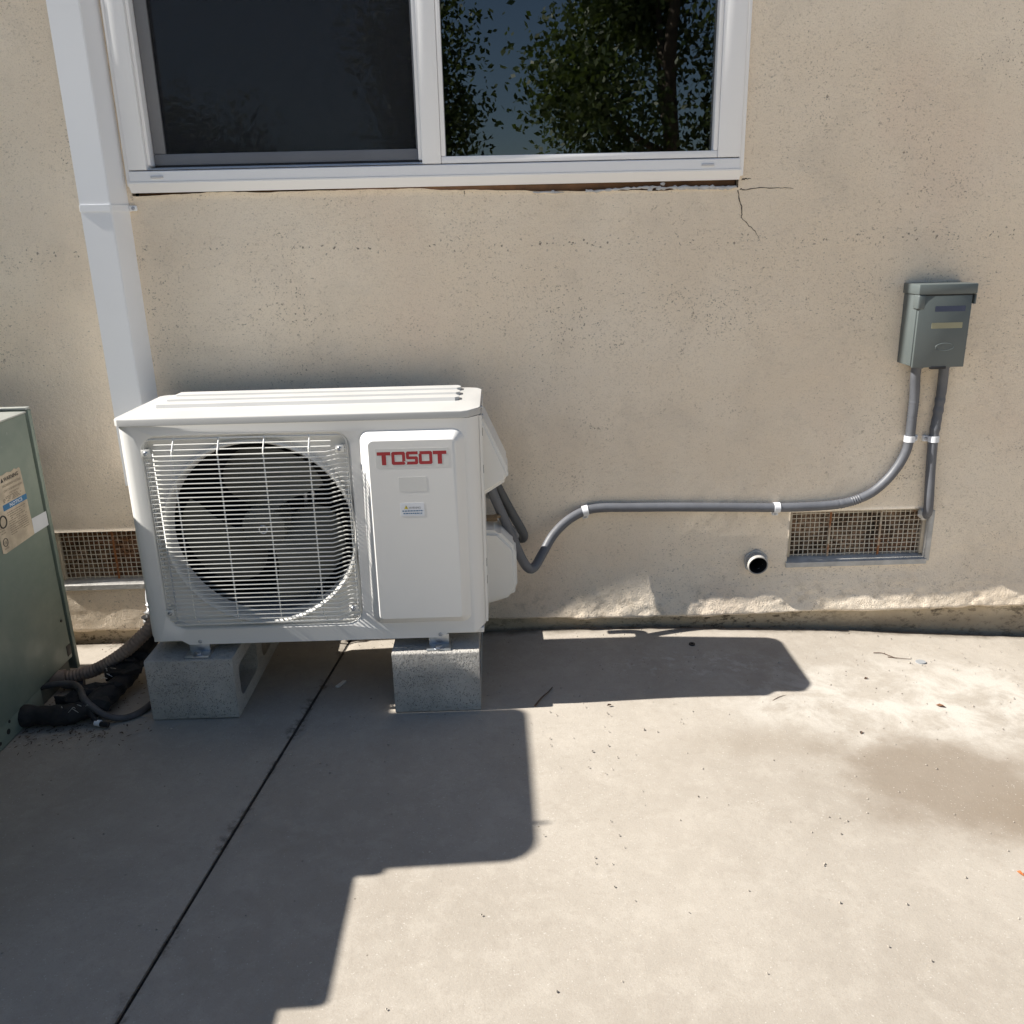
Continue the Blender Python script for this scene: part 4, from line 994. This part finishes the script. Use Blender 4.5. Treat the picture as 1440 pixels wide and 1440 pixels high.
flatdisc('grey_disc', 1.115, -.186, .013, .011, .0015, plain('grey_disc_metal', (.28, .29, .30), .6), 'flat grey disc lying on the patio near the thin twigs', 'disc', .01)
flatdisc('rubber_washer', .562, -.113, .008, .008, .003, BLACK, 'black rubber washer in the unit shadow near the wall', 'washer', .45)
tg = sticker('plastic_scrap', -.307, -.293, -.28, -.254, 0, PAPERS, None)
tg.data.clear_geometry(); tg.data.from_pydata([(-.311, -.279, .002), (-.303, -.283, .002), (-.289, -.256, .003), (-.297, -.252, .002), (-.311, -.279, -.001), (-.303, -.283, -.001), (-.289, -.256, -.001), (-.297, -.252, -.001)], [], [(0, 1, 2, 3), (4, 7, 6, 5), (0, 4, 5, 1), (1, 5, 6, 2), (2, 6, 7, 3), (3, 7, 4, 0)])
tag(tg, 'small clear plastic scrap under the white unit between the blocks', 'scrap')
# grit: nobody could count it
V, Fc = [], []
for k in range(900):
    x = g.uniform(-.9, 1.6); y = -abs(g.gauss(0, .55))-.02
    if y < -1.5: continue
    r = g.uniform(.0008, .0026)*(1.5 if g.random() < .08 else 1); z = zg(x)+r*.4+.001; o = len(V)
    V += [(x-r, y, z), (x, y-r*.8, z), (x+r, y+r*.2, z), (x, y+r, z), (x, y, z+r*.8)]; Fc += [(o, o+1, o+4), (o+1, o+2, o+4), (o+2, o+3, o+4), (o+3, o, o+4)]
tag(obj('grit', V, Fc, plain('pale_grit', (.36, .32, .27), .9, 0, .5, 80)), 'scattered pale and dark grit on the concrete patio', 'grit', kind='stuff')

# ------------------------------------------------------------------ trees behind the camera, seen mirrored in the panes
def tree(x, y, h, rx, rz, mat, lab, seed, n=5200, ls=.16):
    g = np.random.default_rng(seed); t = empty('garden_tree', (x, y, -.35)); tag(t, lab, 'tree', 'trees mirrored in the window')
    V, Fc = tube_data(catmull([(x, y, -.4), (x+.05, y, h*.25), (x-.05, y+.05, h*.55), (x+.1, y, h*.85)], 6), lambda l, q: .16*(1-.75*l/q), 9)
    ends = []
    for k in range(9):
        a = g.uniform(0, 6.28); z0 = h*g.uniform(.3, .75); e = (x+math.cos(a)*rx*g.uniform(.5, .9), y+math.sin(a)*rx*g.uniform(.4, .8), z0+h*g.uniform(.08, .3))
        v, f = tube_data(catmull([(x, y, z0), ((x+e[0])/2, (y+e[1])/2, z0+.25), e], 5), lambda l, q: .06*(1-.8*l/q), 6); o = len(V); V += v; Fc += [tuple(i+o for i in q) for q in f]
        ends.append(e)
    obj('trunk', V, Fc, BARK, t, smooth=True)
    cen = [(e[0]+g.normal(0, .2), e[1]+g.normal(0, .2), e[2]+g.normal(0, .25)) for e in ends for _ in range(3)]
    for _ in range(26):
        u = g.normal(0, 1, 3); u /= np.linalg.norm(u); s = g.uniform(.35, 1)**.5
        cen.append((x+u[0]*rx*s, y+u[1]*rx*s, h*.62+u[2]*rz*s))
    ci = g.integers(0, len(cen), n); c = np.array(cen)[ci]+g.normal(0, .26, (n, 3))
    u = g.normal(0, 1, (n, 3)); u /= np.linalg.norm(u, axis=1)[:, None]; q = g.normal(0, 1, (n, 3)); v = np.cross(u, q); v /= np.linalg.norm(v, axis=1)[:, None]
    L_ = (ls*g.uniform(.5, 1.2, n))[:, None]; P = np.stack([c-u*L_*.5, c+v*L_*.28, c+u*L_*.5, c-v*L_*.28], 1).reshape(-1, 3)
    obj('crown', [tuple(p) for p in P], [(4*i, 4*i+1, 4*i+2, 4*i+3) for i in range(n)], mat, t)
tree(2.25, -9.0, 5.2, 1.5, 2.2, LEAFA, 'dense dark green garden tree, broadest of those mirrored in the window', 1, 26000, .10)
tree(4.4, -8.4, 4.8, 1.6, 1.9, LEAFB, 'olive green garden tree mirrored at the right end of the window', 2, 22000, .10)
tree(-.75, -10.5, 4.4, .36, 1.6, LEAFA, 'slender garden tree mirrored next to the window mullion', 3, 9000, .10)
tree(-4.3, -11, 2.6, 1.2, .9, LEAFB, 'low garden tree mirrored in the screened window half', 4, 12000, .10)
